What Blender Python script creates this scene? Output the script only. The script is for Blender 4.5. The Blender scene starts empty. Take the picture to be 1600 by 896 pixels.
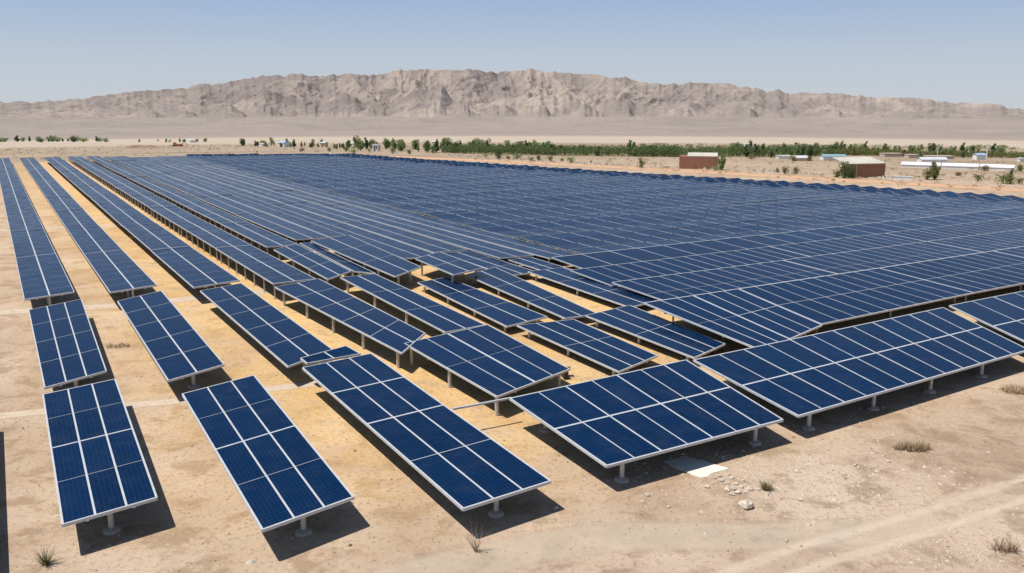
import bpy, math, random
import numpy as np
from mathutils import Vector

random.seed(11)
rng = np.random.default_rng(7)
scene = bpy.context.scene
COL = scene.collection

CUSTOM = [
  ('U',[(-14.13, 24.93, 1.1), (-11.94, 26.82, 1.1), (-18.73, 38.82, 1.35), (-20.96, 36.62, 1.35)],3,4,"nearest blue solar table at the left front, three modules wide, beside the grass tuft"),
  ('U',[(-7.75, 24.59, 1.1), (-5.34, 26.87, 1.1), (-12.35, 39.41, 1.35), (-14.76, 36.71, 1.35)],3,4,"front solar table second from the left, three modules wide, one post at its near edge"),
  ('U',[(-1.59, 26.02, 1.1), (1.35, 28.13, 1.1), (-7.33, 43.1, 1.35), (-10.31, 40.64, 1.35)],3,4,"long front solar table in the middle, its near edge above a dry twig"),
  ('U',[(-10.31, 41.56, 1.3), (-7.93, 43.27, 1.3), (-8.87, 44.38, 1.4), (-10.76, 42.12, 1.4)],2,1,"tiny solar table tucked behind the far end of the long middle front table"),
  ('U',[(-0.67, 37.22, 1.05), (2.89, 41.39, 1.05), (-1.45, 49.88, 1.15), (-5.93, 45.78, 1.15)],4,2,"four column solar table behind the white rail joining the middle front tables"),
  ('U',[(-21.82, 38.34, 1.1), (-20.14, 40.91, 1.1), (-28.83, 56.16, 1.3), (-30.62, 53.03, 1.3)],3,4,"three column solar table between the two pale walkways at the far left"),
  ('U',[(-16.46, 39.39, 1.1), (-14.65, 41.99, 1.1), (-24.52, 58.79, 1.3), (-26.13, 55.58, 1.3)],2,5,"two column solar table between the walkways, second from the left"),
  ('U',[(-11.31, 41.66, 1.1), (-9.66, 44.68, 1.1), (-19.75, 61.45, 1.3), (-21.79, 58.79, 1.3)],2,5,"two column solar table between the walkways, third from the left, over a wide shadow"),
  ('U',[(-5.84, 43.9, 1.15), (-5.02, 47.96, 1.15), (-14.46, 63.1, 1.3), (-16.91, 60.09, 1.3)],2,5,"two column solar table with a bent corner panel at its near end"),
  ('U',[(-13.95, 63.6, 1.15), (-12.67, 67.2, 1.15), (-20.16, 80.24, 1.3), (-21.42, 76.2, 1.3)],2,3,"short solar table ending in a white edge above the open sandy square"),
  ('U',[(-3.98, 48.85, 0.95), (-1.44, 50.81, 0.95), (-10.44, 65.87, 1.15), (-13.18, 64.34, 1.15)],2,3,"two column solar table running down to the four column table, shadow on its left"),
  ('U',[(-12.77, 67.97, 0.95), (-10.65, 66.9, 0.95), (-19.27, 81.58, 1.15), (-20.28, 81.18, 1.15)],1,3,"narrow single column solar table squeezed between two wider ones"),
  ('U',[(-8.91, 63.84, 1.3), (-7.19, 68.34, 1.3), (-15.94, 84.9, 1.4), (-19.19, 80.77, 1.4)],2,3,"solar table with its near edge raised on two dark posts over bare sand"),
  ('U',[(-4.52, 64.08, 1.4), (-2.04, 67.25, 1.4), (-6.21, 74.91, 1.4), (-8.15, 71.04, 1.4)],2,2,"small solar table with two posts standing in deep shade under its left edge"),
  ('U',[(-0.4, 51.73, 0.55), (2.51, 54.55, 0.55), (-4.99, 67.06, 0.66), (-7.33, 64.79, 0.66)],2,3,"solar table with bare golden sand along both long sides"),
  ('U',[(3.38, 53.86, 0.55), (5.84, 55.25, 0.55), (-1.19, 71.49, 0.66), (-3.81, 67.85, 0.66)],2,3,"solar table whose left edge runs along a broken strip of golden sand"),
  ('U',[(5.44, 42.44, 0.55), (8.2, 45.7, 0.55), (4.29, 53.25, 0.66), (0.2, 51.62, 0.66)],3,2,"wide solar table with a short white crossbar, left of the golden gap"),
  ('U',[(9.85, 44.96, 0.55), (12.49, 48.05, 0.55), (8.33, 57.4, 0.66), (4.68, 54.1, 0.66)],3,2,"three column solar table directly behind the wide front right tables"),
  ('U',[(7.96, 56.91, 0.55), (10.61, 59.47, 0.55), (4.53, 71.2, 0.66), (1.21, 69.21, 0.66)],2,3,"solar table between two thin golden gaps left of the long white crossline"),
  ('U',[(-0.44, 68.1, 0.55), (2.31, 69.75, 0.55), (-3.67, 79.69, 0.66), (-6.41, 78.04, 0.66)],2,3,"solar table above the short dark slot in the middle of the field"),
  ('U',[(3.39, 68.53, 0.55), (5.7, 69.92, 0.55), (1.94, 76.18, 0.66), (-0.37, 74.79, 0.66)],2,2,"small solar table right of the thin dark slot in the middle of the field"),
  ('V',[(3.48, 29.56, 1.05), (11.4, 34.29, 1.05), (8.8, 41.78, 1.4), (-0.08, 35.96, 1.4)],7,2,"wide seven column solar table at the front right, beside the white concrete pad"),
  ('V',[(12.22, 34.75, 1.05), (27.96, 44.86, 1.05), (27.46, 53.31, 1.4), (9.19, 41.78, 1.4)],12,2,"very wide solar table at the right front, with four posts along its near edge"),
  ('V',[(28.75, 44.73, 1.05), (52.04, 58.89, 1.05), (51.3, 67.81, 1.4), (28.14, 53.85, 1.4)],11,2,"solar table cut off by the right edge of the picture, past the dark slot"),
]
PAD = [(6.01, 32.33, 0.0), (7.05, 32.91, 0.0), (8.56, 31.65, 0.0), (7.25, 30.7, 0.0)]
STONE_BIG = [(8.34, 28.34, 0.0)]
STONE_PILE = [(7.99, 30.53, 0.0), (8.1, 30.25, 0.0), (8.42, 30.76, 0.0), (8.46, 30.25, 0.0), (8.27, 29.8, 0.0), (7.99, 29.69, 0.0), (8.09, 29.37, 0.0), (8.56, 29.97, 0.0), (8.63, 29.53, 0.0), (8.35, 29.53, 0.0), (7.99, 30.93, 0.0), (7.78, 30.76, 0.0), (8.77, 30.53, 0.0), (8.87, 29.8, 0.0), (7.31, 29.97, 0.0), (9.17, 29.75, 0.0), (9.37, 29.37, 0.0), (5.56, 28.34, 0.0), (4.97, 29.27, 0.0), (11.11, 31.35, 0.0), (10.46, 28.9, 0.0), (13.72, 32.08, 0.0), (15.02, 33.24, 0.0), (15.02, 33.37, 0.0), (13.6, 31.95, 0.0), (12.55, 31.53, 0.0), (12.89, 31.11, 0.0), (13.61, 31.35, 0.0), (15.1, 32.33, 0.0), (11.69, 31.95, 0.0)]
SCRUB = [(16.65, 33.64, 0.0), (9.47, 29.8, 0.0), (-1.15, 25.24, 0.0), (-14.53, 24.46, 0.0), (15.85, 25.33, 0.0), (25.45, 41.01, 0.0), (-14.5, 34.48, 0.0)]
TRACK_A = [(-37.4, 56.78, 0.0), (-35.44, 57.89, 0.0), (-31.94, 58.85, 0.0), (-28.34, 59.83, 0.0), (-25.25, 61.27, 0.0), (-22.56, 62.99, 0.0), (-18.68, 64.58, 0.0)]
TRACK_B = [(-24.86, 36.75, 0.0), (-23.6, 37.57, 0.0), (-21.08, 38.42, 0.0), (-18.3, 38.95, 0.0), (-15.83, 39.68, 0.0), (-13.12, 41.01, 0.0), (-10.5, 42.12, 0.0), (-8.08, 43.29, 0.0)]
TRACK_C = [(20.47, 30.53, 0.0), (17.74, 29.11, 0.0), (14.59, 27.42, 0.0), (11.83, 26.08, 0.0), (9.59, 25.08, 0.0), (7.4, 23.79, 0.0), (4.77, 22.24, 0.0)]
TRACK_D = [(12.87, 26.51, 0.0), (10.27, 26.42, 0.0), (8.08, 26.25, 0.0), (5.95, 26.25, 0.0), (3.83, 26.25, 0.0), (1.25, 25.74, 0.0), (-1.99, 24.38, 0.0), (-5.17, 22.41, 0.0)]
TRACK_E = [(-60.28, 96.8, 0.0), (-55.14, 99.4, 0.0), (-47.18, 101.57, 0.0), (-45.24, 103.27, 0.0)]
ROAD = [(-47.39, 247.37, 0.0), (-35.99, 244.23, 0.0), (0.0, 220.35, 0.0), (36.65, 190.65, 0.0), (56.97, 170.95, 0.0), (75.0, 155.52, 0.0), (86.38, 145.36, 0.0), (93.31, 139.45, 0.0)]
FARROAD = [(-626.51, 1015.18, -29.79), (-497.97, 915.99, -25.25), (-425.87, 865.25, -22.82), (-360.52, 811.2, -20.4)]
HUT = [(37.72, 195.54, 0.0), (45.93, 193.55, 0.0), (68.12, 170.95, 0.0), (74.35, 172.5, 0.0), (71.0, 182.43, 0.0)]
LONGWALL = [(89.53, 199.63, 0.0), (96.83, 195.54, 0.0), (103.41, 191.61, 0.0), (109.04, 187.83, 0.0)]
SHRUBS = [
  (-8.5,268.7,-0.13,1.60,1.80,0),
  (-7.4,239.6,0.00,1.43,0.89,0),
  (-3.6,233.8,0.00,1.91,2.26,1),
  (-0.9,231.0,0.00,1.37,0.86,0),
  (1.4,231.0,0.00,1.89,1.20,0),
  (4.9,222.9,0.00,1.16,1.00,0),
  (7.0,225.5,0.00,1.18,1.34,0),
  (9.7,222.9,0.00,1.33,1.33,0),
  (12.7,222.9,0.00,1.00,0.66,0),
  (14.6,215.4,0.00,1.61,1.45,0),
  (19.7,215.4,0.00,0.64,0.64,0),
  (29.9,199.6,0.00,1.35,1.95,1),
  (46.2,191.6,0.00,1.91,3.67,2),
  (44.5,189.7,0.00,1.30,0.87,0),
  (57.0,180.7,0.00,1.13,1.41,0),
  (59.9,182.4,0.00,1.29,1.29,0),
  (56.5,184.2,0.00,0.72,1.00,0),
  (64.9,172.5,0.00,1.92,1.51,0),
  (65.5,170.2,0.00,2.04,2.85,1),
  (66.6,169.4,0.00,1.63,2.30,1),
  (80.0,166.5,0.00,1.92,2.20,0),
  (81.5,166.5,0.00,1.93,3.72,2),
  (90.7,175.7,0.00,1.03,0.88,3),
  (88.3,163.6,0.00,1.38,1.24,0),
  (89.9,158.1,0.00,1.89,1.62,0),
  (90.5,156.8,0.00,1.75,1.89,0),
  (98.6,170.9,0.00,0.73,2.06,2),
  (92.2,156.8,0.00,1.22,1.08,0),
  (103.5,189.7,0.00,1.61,1.29,3),
  (109.0,186.0,0.00,1.44,1.60,0),
  (102.4,217.8,0.00,1.43,3.22,2),
  (-67.9,281.2,-0.58,1.29,1.29,3),
  (-58.6,279.3,-0.48,1.27,1.27,0),
  (-47.5,260.3,-0.07,1.97,1.18,0),
  (-53.1,278.3,-0.43,1.69,1.69,0),
  (-44.4,270.6,-0.23,1.22,1.02,0),
  (-35.6,259.8,-0.04,1.56,1.56,0),
  (-30.1,255.7,-0.00,1.34,1.34,0),
  (-23.5,259.5,-0.02,1.74,1.74,0),
  (63.7,231.0,0.00,1.43,0.89,0),
  (71.7,233.8,0.00,1.09,1.27,0),
  (72.4,222.9,0.00,1.57,1.40,0),
  (76.5,222.9,0.00,1.58,1.23,0),
]
TREES = [(-112.3, 396.4, -4.54, 2.69, 1), (-120.6, 409.4, -5.05, 2.8, 1), (-65.1, 346.2, -2.52, 2.98, 1), (-128.5, 450.8, -6.49, 2.77, 1), (-119.7, 410.0, -5.06, 2.38, 1), (-64.8, 347.0, -2.54, 3.06, 1), (-65.6, 320.9, -1.71, 1.99, 1), (-88.0, 384.8, -3.95, 3.52, 1), (-59.5, 307.8, -1.28, 2.39, 1), (-79.6, 357.8, -3.0, 1.98, 1), (-88.6, 354.2, -2.95, 3.41, 1), (-65.5, 335.3, -2.17, 2.06, 1), (-62.8, 331.9, -2.04, 3.06, 1), (-66.2, 334.8, -2.16, 2.26, 1), (-84.3, 362.7, -3.19, 1.98, 1), (-127.6, 466.7, -7.01, 2.27, 1), (-160.1, 517.3, -8.98, 3.21, 1), (-91.0, 376.6, -3.7, 2.42, 1), (-53.7, 303.3, -1.11, 2.04, 1), (-135.1, 469.5, -7.17, 2.88, 1), (-118.3, 444.3, -6.18, 2.82, 1), (-99.1, 416.3, -5.09, 2.14, 1), (-139.0, 451.9, -6.63, 3.99, 1), (-79.5, 345.4, -2.59, 2.19, 1), (-131.7, 452.1, -6.56, 2.21, 1), (-84.9, 388.0, -4.03, 3.75, 1), (-82.7, 387.5, -4.0, 1.81, 1), (-136.4, 494.7, -8.01, 4.36, 1), (-118.1, 456.6, -6.59, 3.63, 1), (-65.6, 324.8, -1.84, 1.81, 1), (-92.1, 362.5, -3.25, 2.41, 1), (-56.9, 312.8, -1.41, 1.43, 1), (-138.9, 448.4, -6.51, 4.01, 1), (-103.7, 390.5, -4.27, 2.01, 1), (-20.6, 272.6, -0.21, 2.21, 2), (-49.8, 286.2, -0.61, 2.27, 2), (-29.2, 270.5, -0.19, 1.9, 2), (-35.8, 279.8, -0.4, 3.77, 2), (-52.3, 313.1, -1.4, 3.77, 2), (-45.5, 333.1, -1.99, 3.33, 2), (-46.1, 298.4, -0.93, 2.1, 2), (-38.2, 282.2, -0.47, 3.6, 2), (-25.6, 279.9, -0.38, 1.94, 2), (-44.1, 288.1, -0.64, 2.36, 2), (-52.1, 335.1, -2.09, 2.59, 2), (-62.3, 356.7, -2.85, 3.8, 2), (-20.3, 271.6, -0.19, 3.47, 2), (-33.4, 302.7, -1.01, 3.56, 2), (-34.9, 273.3, -0.26, 2.23, 2), (-26.0, 299.3, -0.89, 3.87, 2), (-44.8, 310.1, -1.27, 3.78, 2), (-34.0, 304.8, -1.07, 3.14, 2), (-32.7, 296.1, -0.82, 2.53, 2), (-24.6, 300.6, -0.92, 2.17, 2), (-22.9, 298.8, -0.87, 3.35, 2), (-62.1, 353.9, -2.75, 2.71, 2), (-21.8, 283.1, -0.45, 2.02, 2), (-51.7, 318.7, -1.57, 3.39, 2), (-30.9, 307.3, -1.13, 2.52, 2), (-64.8, 360.6, -2.99, 2.49, 2), (-23.0, 264.9, -0.08, 3.22, 2), (-29.2, 302.1, -0.98, 3.15, 2), (-23.2, 267.5, -0.12, 3.01, 2), (-47.8, 329.8, -1.9, 3.96, 2), (-38.3, 294.7, -0.8, 2.04, 2), (-57.2, 324.2, -1.77, 3.28, 2), (-25.0, 283.8, -0.47, 2.17, 2), (-44.9, 317.0, -1.48, 3.27, 2), (-62.7, 350.1, -2.63, 4.35, 2), (-54.2, 316.5, -1.51, 2.97, 2), (-26.3, 273.5, -0.24, 2.27, 2), (-41.8, 325.7, -1.74, 2.41, 2), (-53.9, 321.0, -1.65, 4.11, 2), (-36.2, 287.9, -0.61, 3.61, 2), (-25.9, 265.5, -0.1, 3.36, 2), (-46.9, 294.0, -0.81, 3.66, 2), (-42.7, 315.8, -1.43, 2.49, 2), (-23.2, 266.8, -0.11, 2.06, 2), (-36.2, 283.8, -0.5, 2.95, 2), (10.2, 263.4, -0.06, 2.36, 3), (-10.8, 271.5, -0.18, 3.11, 3), (3.6, 261.7, -0.03, 2.44, 3), (-13.7, 283.6, -0.45, 3.06, 3), (5.6, 273.7, -0.22, 3.34, 3), (2.3, 265.3, -0.08, 2.8, 3), (10.3, 258.1, -0.01, 3.53, 3), (-11.4, 282.4, -0.42, 3.68, 3), (0.1, 262.5, -0.04, 2.54, 3), (5.5, 258.3, -0.01, 3.2, 3), (-16.7, 263.2, -0.06, 2.55, 3), (6.7, 254.4, 0.0, 3.47, 3), (-8.6, 270.9, -0.17, 2.91, 3), (0.3, 255.6, 0.0, 2.82, 3), (10.9, 252.8, 0.0, 3.12, 3), (-10.0, 264.6, -0.07, 2.4, 3), (-23.2, 296.6, -0.8, 3.94, 3), (6.7, 267.8, -0.12, 3.72, 3), (-16.6, 276.7, -0.29, 3.19, 3), (-1.4, 277.1, -0.29, 3.57, 3), (11.9, 251.3, 0.0, 3.1, 3), (2.3, 268.8, -0.13, 3.27, 3), (7.5, 256.3, -0.0, 3.53, 3), (-7.4, 270.8, -0.17, 3.68, 3), (3.2, 258.3, -0.01, 2.62, 3), (-10.3, 273.5, -0.22, 3.86, 3), (9.8, 257.1, -0.0, 2.83, 3), (7.0, 256.1, -0.0, 2.84, 3), (-21.3, 268.3, -0.14, 3.16, 3), (2.9, 265.1, -0.07, 2.87, 3), (11.7, 260.7, -0.03, 2.54, 3), (-21.3, 295.7, -0.78, 4.17, 3), (10.7, 260.8, -0.03, 2.75, 3), (-18.5, 268.5, -0.14, 2.71, 3), (11.2, 267.4, -0.11, 3.47, 3), (-16.3, 266.7, -0.1, 2.8, 3), (11.3, 252.3, 0.0, 3.3, 3), (2.4, 263.7, -0.06, 3.67, 3), (-12.6, 272.1, -0.19, 2.66, 3), (-17.9, 262.8, -0.05, 2.79, 3), (-17.1, 263.0, -0.05, 3.72, 3), (-12.1, 283.8, -0.45, 3.57, 3), (4.2, 265.3, -0.08, 3.69, 3), (9.4, 264.1, -0.06, 3.13, 3), (2.9, 267.8, -0.11, 3.16, 3), (24.7, 247.2, 0.0, 2.63, 4), (24.1, 246.5, 0.0, 2.0, 4), (34.6, 245.8, 0.0, 2.21, 4), (30.2, 253.0, 0.0, 2.21, 4), (21.8, 250.6, 0.0, 1.9, 4), (34.4, 243.6, 0.0, 2.71, 4), (15.2, 249.5, 0.0, 2.65, 4), (33.3, 245.9, 0.0, 2.36, 4), (24.5, 252.9, 0.0, 2.07, 4), (34.3, 253.4, 0.0, 2.57, 4), (36.8, 252.1, 0.0, 2.26, 4), (34.7, 251.6, 0.0, 2.44, 4), (14.3, 254.4, 0.0, 2.76, 4), (19.7, 253.3, 0.0, 2.74, 4), (27.1, 245.5, 0.0, 2.42, 4), (18.5, 255.8, -0.0, 2.54, 4), (20.0, 255.9, -0.0, 2.51, 4), (20.8, 255.0, 0.0, 2.75, 4), (36.0, 251.8, 0.0, 2.52, 4), (30.4, 250.3, 0.0, 2.37, 4), (35.6, 254.7, -0.0, 3.54, 5), (34.7, 255.7, -0.01, 4.08, 5), (34.0, 253.9, -0.0, 3.66, 5), (66.5, 257.6, -0.09, 3.81, 6), (77.1, 235.4, 0.0, 3.65, 6), (83.5, 244.1, -0.01, 2.3, 6), (85.0, 247.3, -0.03, 3.3, 6), (64.7, 256.2, -0.06, 2.41, 6), (72.0, 237.3, 0.0, 2.75, 6), (87.6, 251.2, -0.09, 3.67, 6), (69.2, 244.3, 0.0, 3.18, 6), (62.7, 246.5, 0.0, 3.75, 6), (85.6, 256.4, -0.15, 2.89, 6), (83.0, 253.9, -0.1, 3.5, 6), (71.2, 238.2, 0.0, 2.25, 6), (90.1, 258.5, -0.22, 2.89, 6), (80.8, 241.9, 0.0, 3.23, 6), (82.2, 239.3, 0.0, 3.19, 6), (69.0, 247.7, -0.0, 2.34, 6), (67.7, 242.0, 0.0, 3.61, 6), (67.9, 256.3, -0.07, 2.5, 6), (84.5, 234.8, 0.0, 2.36, 6), (71.9, 262.8, -0.2, 3.52, 6), (85.0, 243.4, -0.01, 2.48, 6), (70.8, 245.7, 0.0, 3.79, 6), (65.0, 241.5, 0.0, 3.49, 6), (69.7, 265.3, -0.23, 2.93, 6), (78.3, 250.2, -0.04, 3.76, 6), (67.3, 260.1, -0.13, 2.69, 6), (77.0, 233.2, 0.0, 3.31, 6), (65.1, 240.5, 0.0, 2.28, 6), (94.8, 255.8, -0.2, 2.82, 7), (97.3, 256.9, -0.24, 2.85, 7), (92.9, 253.9, -0.16, 2.76, 7), (102.4, 263.3, -0.41, 2.92, 7), (96.3, 265.7, -0.42, 2.57, 7), (101.2, 265.9, -0.46, 1.83, 7), (92.7, 252.8, -0.14, 2.18, 7), (97.9, 259.8, -0.3, 2.1, 7), (151.2, 285.0, -1.56, 3.14, 8), (94.6, 255.9, -0.2, 1.78, 8), (113.9, 274.3, -0.79, 1.89, 8), (127.8, 253.7, -0.45, 2.09, 8), (154.3, 295.4, -1.9, 2.11, 8), (134.9, 306.6, -1.95, 2.17, 8), (94.6, 257.8, -0.24, 2.78, 8), (155.4, 294.4, -1.88, 2.72, 8), (97.4, 262.9, -0.36, 2.66, 8), (112.0, 248.5, -0.2, 2.03, 8), (120.0, 257.0, -0.44, 2.23, 8), (97.7, 249.1, -0.11, 2.64, 8), (135.2, 255.9, -0.59, 1.71, 8), (116.5, 272.0, -0.76, 3.12, 8), (142.4, 302.6, -1.94, 2.79, 8), (112.0, 278.5, -0.88, 2.64, 8), (138.3, 278.0, -1.18, 1.66, 8), (132.3, 287.2, -1.36, 1.91, 8), (95.3, 257.1, -0.23, 1.89, 8), (117.6, 255.5, -0.38, 2.53, 8), (104.8, 262.2, -0.41, 2.61, 8), (145.4, 299.8, -1.89, 3.59, 8), (109.1, 259.8, -0.4, 2.37, 8), (124.3, 256.1, -0.47, 2.94, 8), (109.0, 268.6, -0.6, 1.72, 8), (148.9, 264.5, -0.98, 3.37, 8), (112.8, 286.7, -1.11, 2.7, 8), (111.3, 298.8, -1.44, 3.32, 8), (117.5, 310.1, -1.84, 3.28, 8), (132.4, 265.3, -0.78, 2.01, 8), (101.7, 272.1, -0.61, 3.01, 8), (109.7, 268.5, -0.6, 2.0, 8), (154.1, 297.2, -1.94, 3.51, 8), (112.5, 263.6, -0.51, 1.5, 8), (139.7, 290.0, -1.53, 3.3, 8), (101.6, 269.2, -0.54, 1.64, 8), (136.3, 297.8, -1.71, 2.26, 8), (163.1, 294.4, -2.0, 3.39, 8), (123.6, 304.0, -1.73, 3.51, 8), (138.2, 234.3, -0.19, 1.42, 8), (115.2, 269.5, -0.68, 2.27, 8), (107.9, 282.5, -0.95, 2.78, 8), (132.7, 262.8, -0.72, 2.5, 8), (124.9, 240.7, -0.17, 2.12, 8), (98.7, 251.9, -0.16, 2.64, 8), (112.6, 258.8, -0.4, 1.94, 8), (121.0, 244.3, -0.2, 2.46, 8), (117.5, 311.9, -1.9, 2.05, 8), (141.0, 262.8, -0.83, 2.31, 8), (112.0, 260.2, -0.43, 2.75, 8), (128.0, 266.2, -0.74, 1.97, 8), (123.9, 245.8, -0.25, 2.22, 8), (134.8, 264.5, -0.79, 2.57, 8), (121.7, 247.7, -0.27, 3.01, 8), (143.0, 276.6, -1.21, 3.39, 8), (118.8, 256.1, -0.41, 1.98, 8), (111.3, 257.0, -0.35, 1.99, 8), (110.0, 269.1, -0.62, 2.02, 8), (123.6, 277.8, -0.99, 2.15, 8), (156.2, 279.8, -1.49, 2.3, 8), (134.1, 242.9, -0.3, 1.6, 8), (138.4, 235.2, -0.2, 1.43, 8), (197.6, 372.8, -4.88, 1.76, 9), (140.3, 357.6, -3.59, 1.14, 9), (232.6, 405.1, -6.43, 1.38, 9), (128.0, 374.3, -3.98, 1.23, 9), (69.8, 374.8, -3.49, 0.96, 9), (59.1, 344.5, -2.43, 1.81, 9), (126.7, 374.2, -3.96, 1.54, 9), (233.0, 403.5, -6.39, 1.52, 9), (159.7, 356.2, -3.8, 1.29, 9), (187.5, 388.7, -5.21, 1.59, 9), (225.9, 402.9, -6.25, 2.04, 9), (110.9, 346.3, -2.9, 1.23, 9), (82.3, 342.7, -2.52, 1.09, 9), (73.0, 359.8, -3.02, 1.63, 9), (194.9, 404.7, -5.82, 1.43, 9), (175.4, 396.2, -5.27, 1.48, 9), (210.8, 382.9, -5.4, 2.17, 9), (228.3, 426.0, -6.99, 2.27, 9), (174.0, 377.5, -4.66, 1.82, 9), (215.4, 402.7, -6.07, 1.86, 9), (218.4, 393.4, -5.84, 1.45, 9), (61.9, 380.6, -3.64, 1.58, 9), (162.3, 365.6, -4.13, 1.11, 9), (137.1, 382.6, -4.35, 1.34, 9), (120.0, 360.0, -3.43, 1.8, 9), (76.1, 377.4, -3.62, 0.87, 9), (178.8, 392.5, -5.2, 1.57, 9), (177.1, 373.1, -4.57, 1.1, 9), (107.8, 352.4, -3.06, 1.61, 9), (149.4, 377.1, -4.32, 2.08, 9), (196.1, 401.5, -5.73, 2.29, 9), (233.4, 418.9, -6.86, 1.57, 9), (140.5, 378.4, -4.25, 1.85, 9), (225.8, 414.8, -6.61, 1.99, 9), (94.8, 365.6, -3.37, 1.05, 9), (156.2, 361.1, -3.9, 0.9, 9), (245.0, 430.7, -7.41, 1.56, 9), (63.0, 377.5, -3.54, 1.73, 9), (80.7, 374.6, -3.56, 1.81, 9), (144.5, 360.7, -3.74, 0.93, 9), (63.1, 360.7, -2.98, 1.6, 9), (155.5, 362.5, -3.94, 1.82, 9), (64.3, 367.9, -3.23, 1.03, 9), (52.8, 353.0, -2.67, 1.64, 9), (83.5, 342.2, -2.52, 1.29, 9), (109.8, 364.7, -3.48, 1.5, 9), (184.4, 401.2, -5.55, 1.43, 9), (153.0, 357.9, -3.76, 1.16, 9), (71.6, 377.9, -3.6, 1.24, 9), (184.0, 399.5, -5.49, 1.49, 9), (83.6, 350.7, -2.8, 1.33, 9), (109.9, 345.6, -2.87, 1.73, 9), (168.6, 392.8, -5.07, 2.03, 9), (186.1, 398.1, -5.48, 1.9, 9), (126.9, 377.7, -4.08, 1.98, 9), (67.7, 348.2, -2.6, 0.97, 9), (132.6, 381.0, -4.24, 1.53, 9), (204.1, 388.9, -5.47, 1.72, 9), (93.8, 366.4, -3.39, 1.15, 9), (54.3, 361.0, -2.94, 1.43, 9), (208.0, 388.0, -5.51, 2.2, 9), (189.1, 374.1, -4.79, 1.91, 9), (242.6, 433.2, -7.44, 2.13, 9), (116.4, 364.4, -3.53, 1.59, 9), (150.2, 359.4, -3.77, 1.9, 9), (135.3, 350.8, -3.31, 1.18, 9), (65.9, 361.0, -3.01, 0.92, 9), (136.6, 358.6, -3.57, 1.8, 9), (180.7, 371.3, -4.57, 1.92, 9), (145.8, 360.9, -3.76, 1.92, 9), (-720.9, 1228.7, -36.5, 7.41, 10), (-689.7, 1216.0, -35.75, 8.76, 10), (-667.7, 1226.1, -35.7, 5.14, 10), (-541.2, 1162.3, -32.42, 4.6, 10), (-525.8, 1068.6, -29.73, 3.69, 10), (-705.6, 1257.5, -37.0, 6.79, 10), (-557.9, 1070.0, -30.2, 4.36, 10), (-639.4, 1180.0, -34.15, 8.09, 10), (-597.9, 1125.1, -32.18, 8.12, 10), (-586.0, 1169.1, -33.16, 7.81, 10), (-582.2, 1104.7, -31.44, 4.24, 10), (-593.1, 1173.7, -33.37, 8.33, 10), (-508.5, 1075.8, -29.7, 5.71, 10), (-461.0, 987.0, -26.67, 4.76, 10), (-604.3, 1163.6, -33.26, 6.88, 10), (-692.9, 1220.4, -35.91, 5.1, 10), (-597.5, 1107.4, -31.72, 5.24, 10), (-563.4, 1106.3, -31.23, 4.47, 10), (-631.0, 1192.9, -34.37, 5.53, 10), (-654.3, 1182.1, -34.41, 7.52, 10), (-747.2, 1281.8, -38.17, 4.72, 10), (-485.6, 1019.2, -27.88, 6.82, 10), (-725.0, 1243.1, -36.92, 5.66, 10), (-567.3, 1156.6, -32.59, 4.44, 10), (-750.3, 1291.3, -38.44, 6.77, 10), (-618.9, 1144.0, -32.96, 5.65, 10), (-574.0, 1113.5, -31.56, 4.33, 10), (-667.2, 1262.3, -36.6, 8.32, 10), (-597.8, 1201.1, -34.14, 6.21, 10), (-672.7, 1240.7, -36.13, 4.74, 10), (-507.5, 1031.8, -28.5, 6.09, 10), (-631.2, 1206.2, -34.7, 4.37, 10), (-598.2, 1187.9, -33.81, 4.15, 10), (-538.4, 1072.2, -29.99, 6.89, 10), (-451.1, 969.4, -26.06, 4.8, 10), (-659.0, 1255.2, -36.31, 9.09, 10), (-379.5, 888.2, -22.87, 3.33, 11), (-305.6, 845.0, -20.75, 3.49, 11), (-291.4, 828.3, -20.1, 4.25, 11), (-297.6, 791.3, -19.05, 3.74, 11), (-326.7, 885.3, -22.17, 2.59, 11), (-395.8, 925.4, -24.13, 3.01, 11), (-319.7, 805.3, -19.73, 3.51, 11), (-326.8, 830.3, -20.55, 2.26, 11), (-296.4, 777.7, -18.63, 3.99, 11), (-394.7, 971.8, -25.44, 2.73, 11), (-367.1, 925.4, -23.79, 3.77, 11), (-365.0, 931.7, -23.95, 2.72, 11)]
HOUSES = [
  ((-44.5,277.1),(-42.6,276.8),-0.37,2.09,'white'),
  ((-105.5,392.0),(-102.0,389.8),-4.33,1.81,'blue'),
  ((-125.6,428.2),(-122.0,425.6),-5.72,1.33,'white'),
  ((-74.2,395.7),(-70.7,394.0),-4.22,1.20,'pale'),
  ((-67.8,392.6),(-65.6,391.6),-4.08,1.19,'pale'),
  ((-83.3,378.8),(-81.1,377.6),-3.72,1.73,'tan'),
  ((-34.7,341.7),(-33.1,341.4),-2.23,1.53,'tan'),
  ((-305.6,804.7),(-292.7,792.3),-19.54,2.56,'white'),
  ((-30.7,379.7),(-29.0,379.3),-3.48,1.42,'white'),
  ((71.3,232.4),(74.7,232.4),0.00,0.72,'white'),
  ((80.9,225.5),(86.8,225.5),0.00,0.89,'teal'),
  ((72.4,222.9),(76.0,222.9),0.00,0.70,'tan'),
  ((104.7,244.1),(110.1,244.8),-0.12,0.79,'rose'),
  ((108.4,237.1),(111.3,237.4),-0.04,0.78,'rose'),
  ((110.7,231.0),(117.7,231.2),-0.02,0.76,'rose'),
  ((122.3,228.5),(124.8,228.6),-0.02,1.16,'blue'),
  ((129.1,220.4),(131.0,220.4),-0.00,0.76,'white'),
  ((100.6,213.0),(106.9,213.0),0.00,0.88,'pale'),
  ((-43.0,468.3),(-40.9,467.6),-6.54,1.40,'tan'),
  ((114.3,420.1),(118.1,422.8),-5.46,0.97,'white'),
  ((88.5,296.1),(113.0,307.2),-1.71,0.69,'rose'),
]
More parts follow.
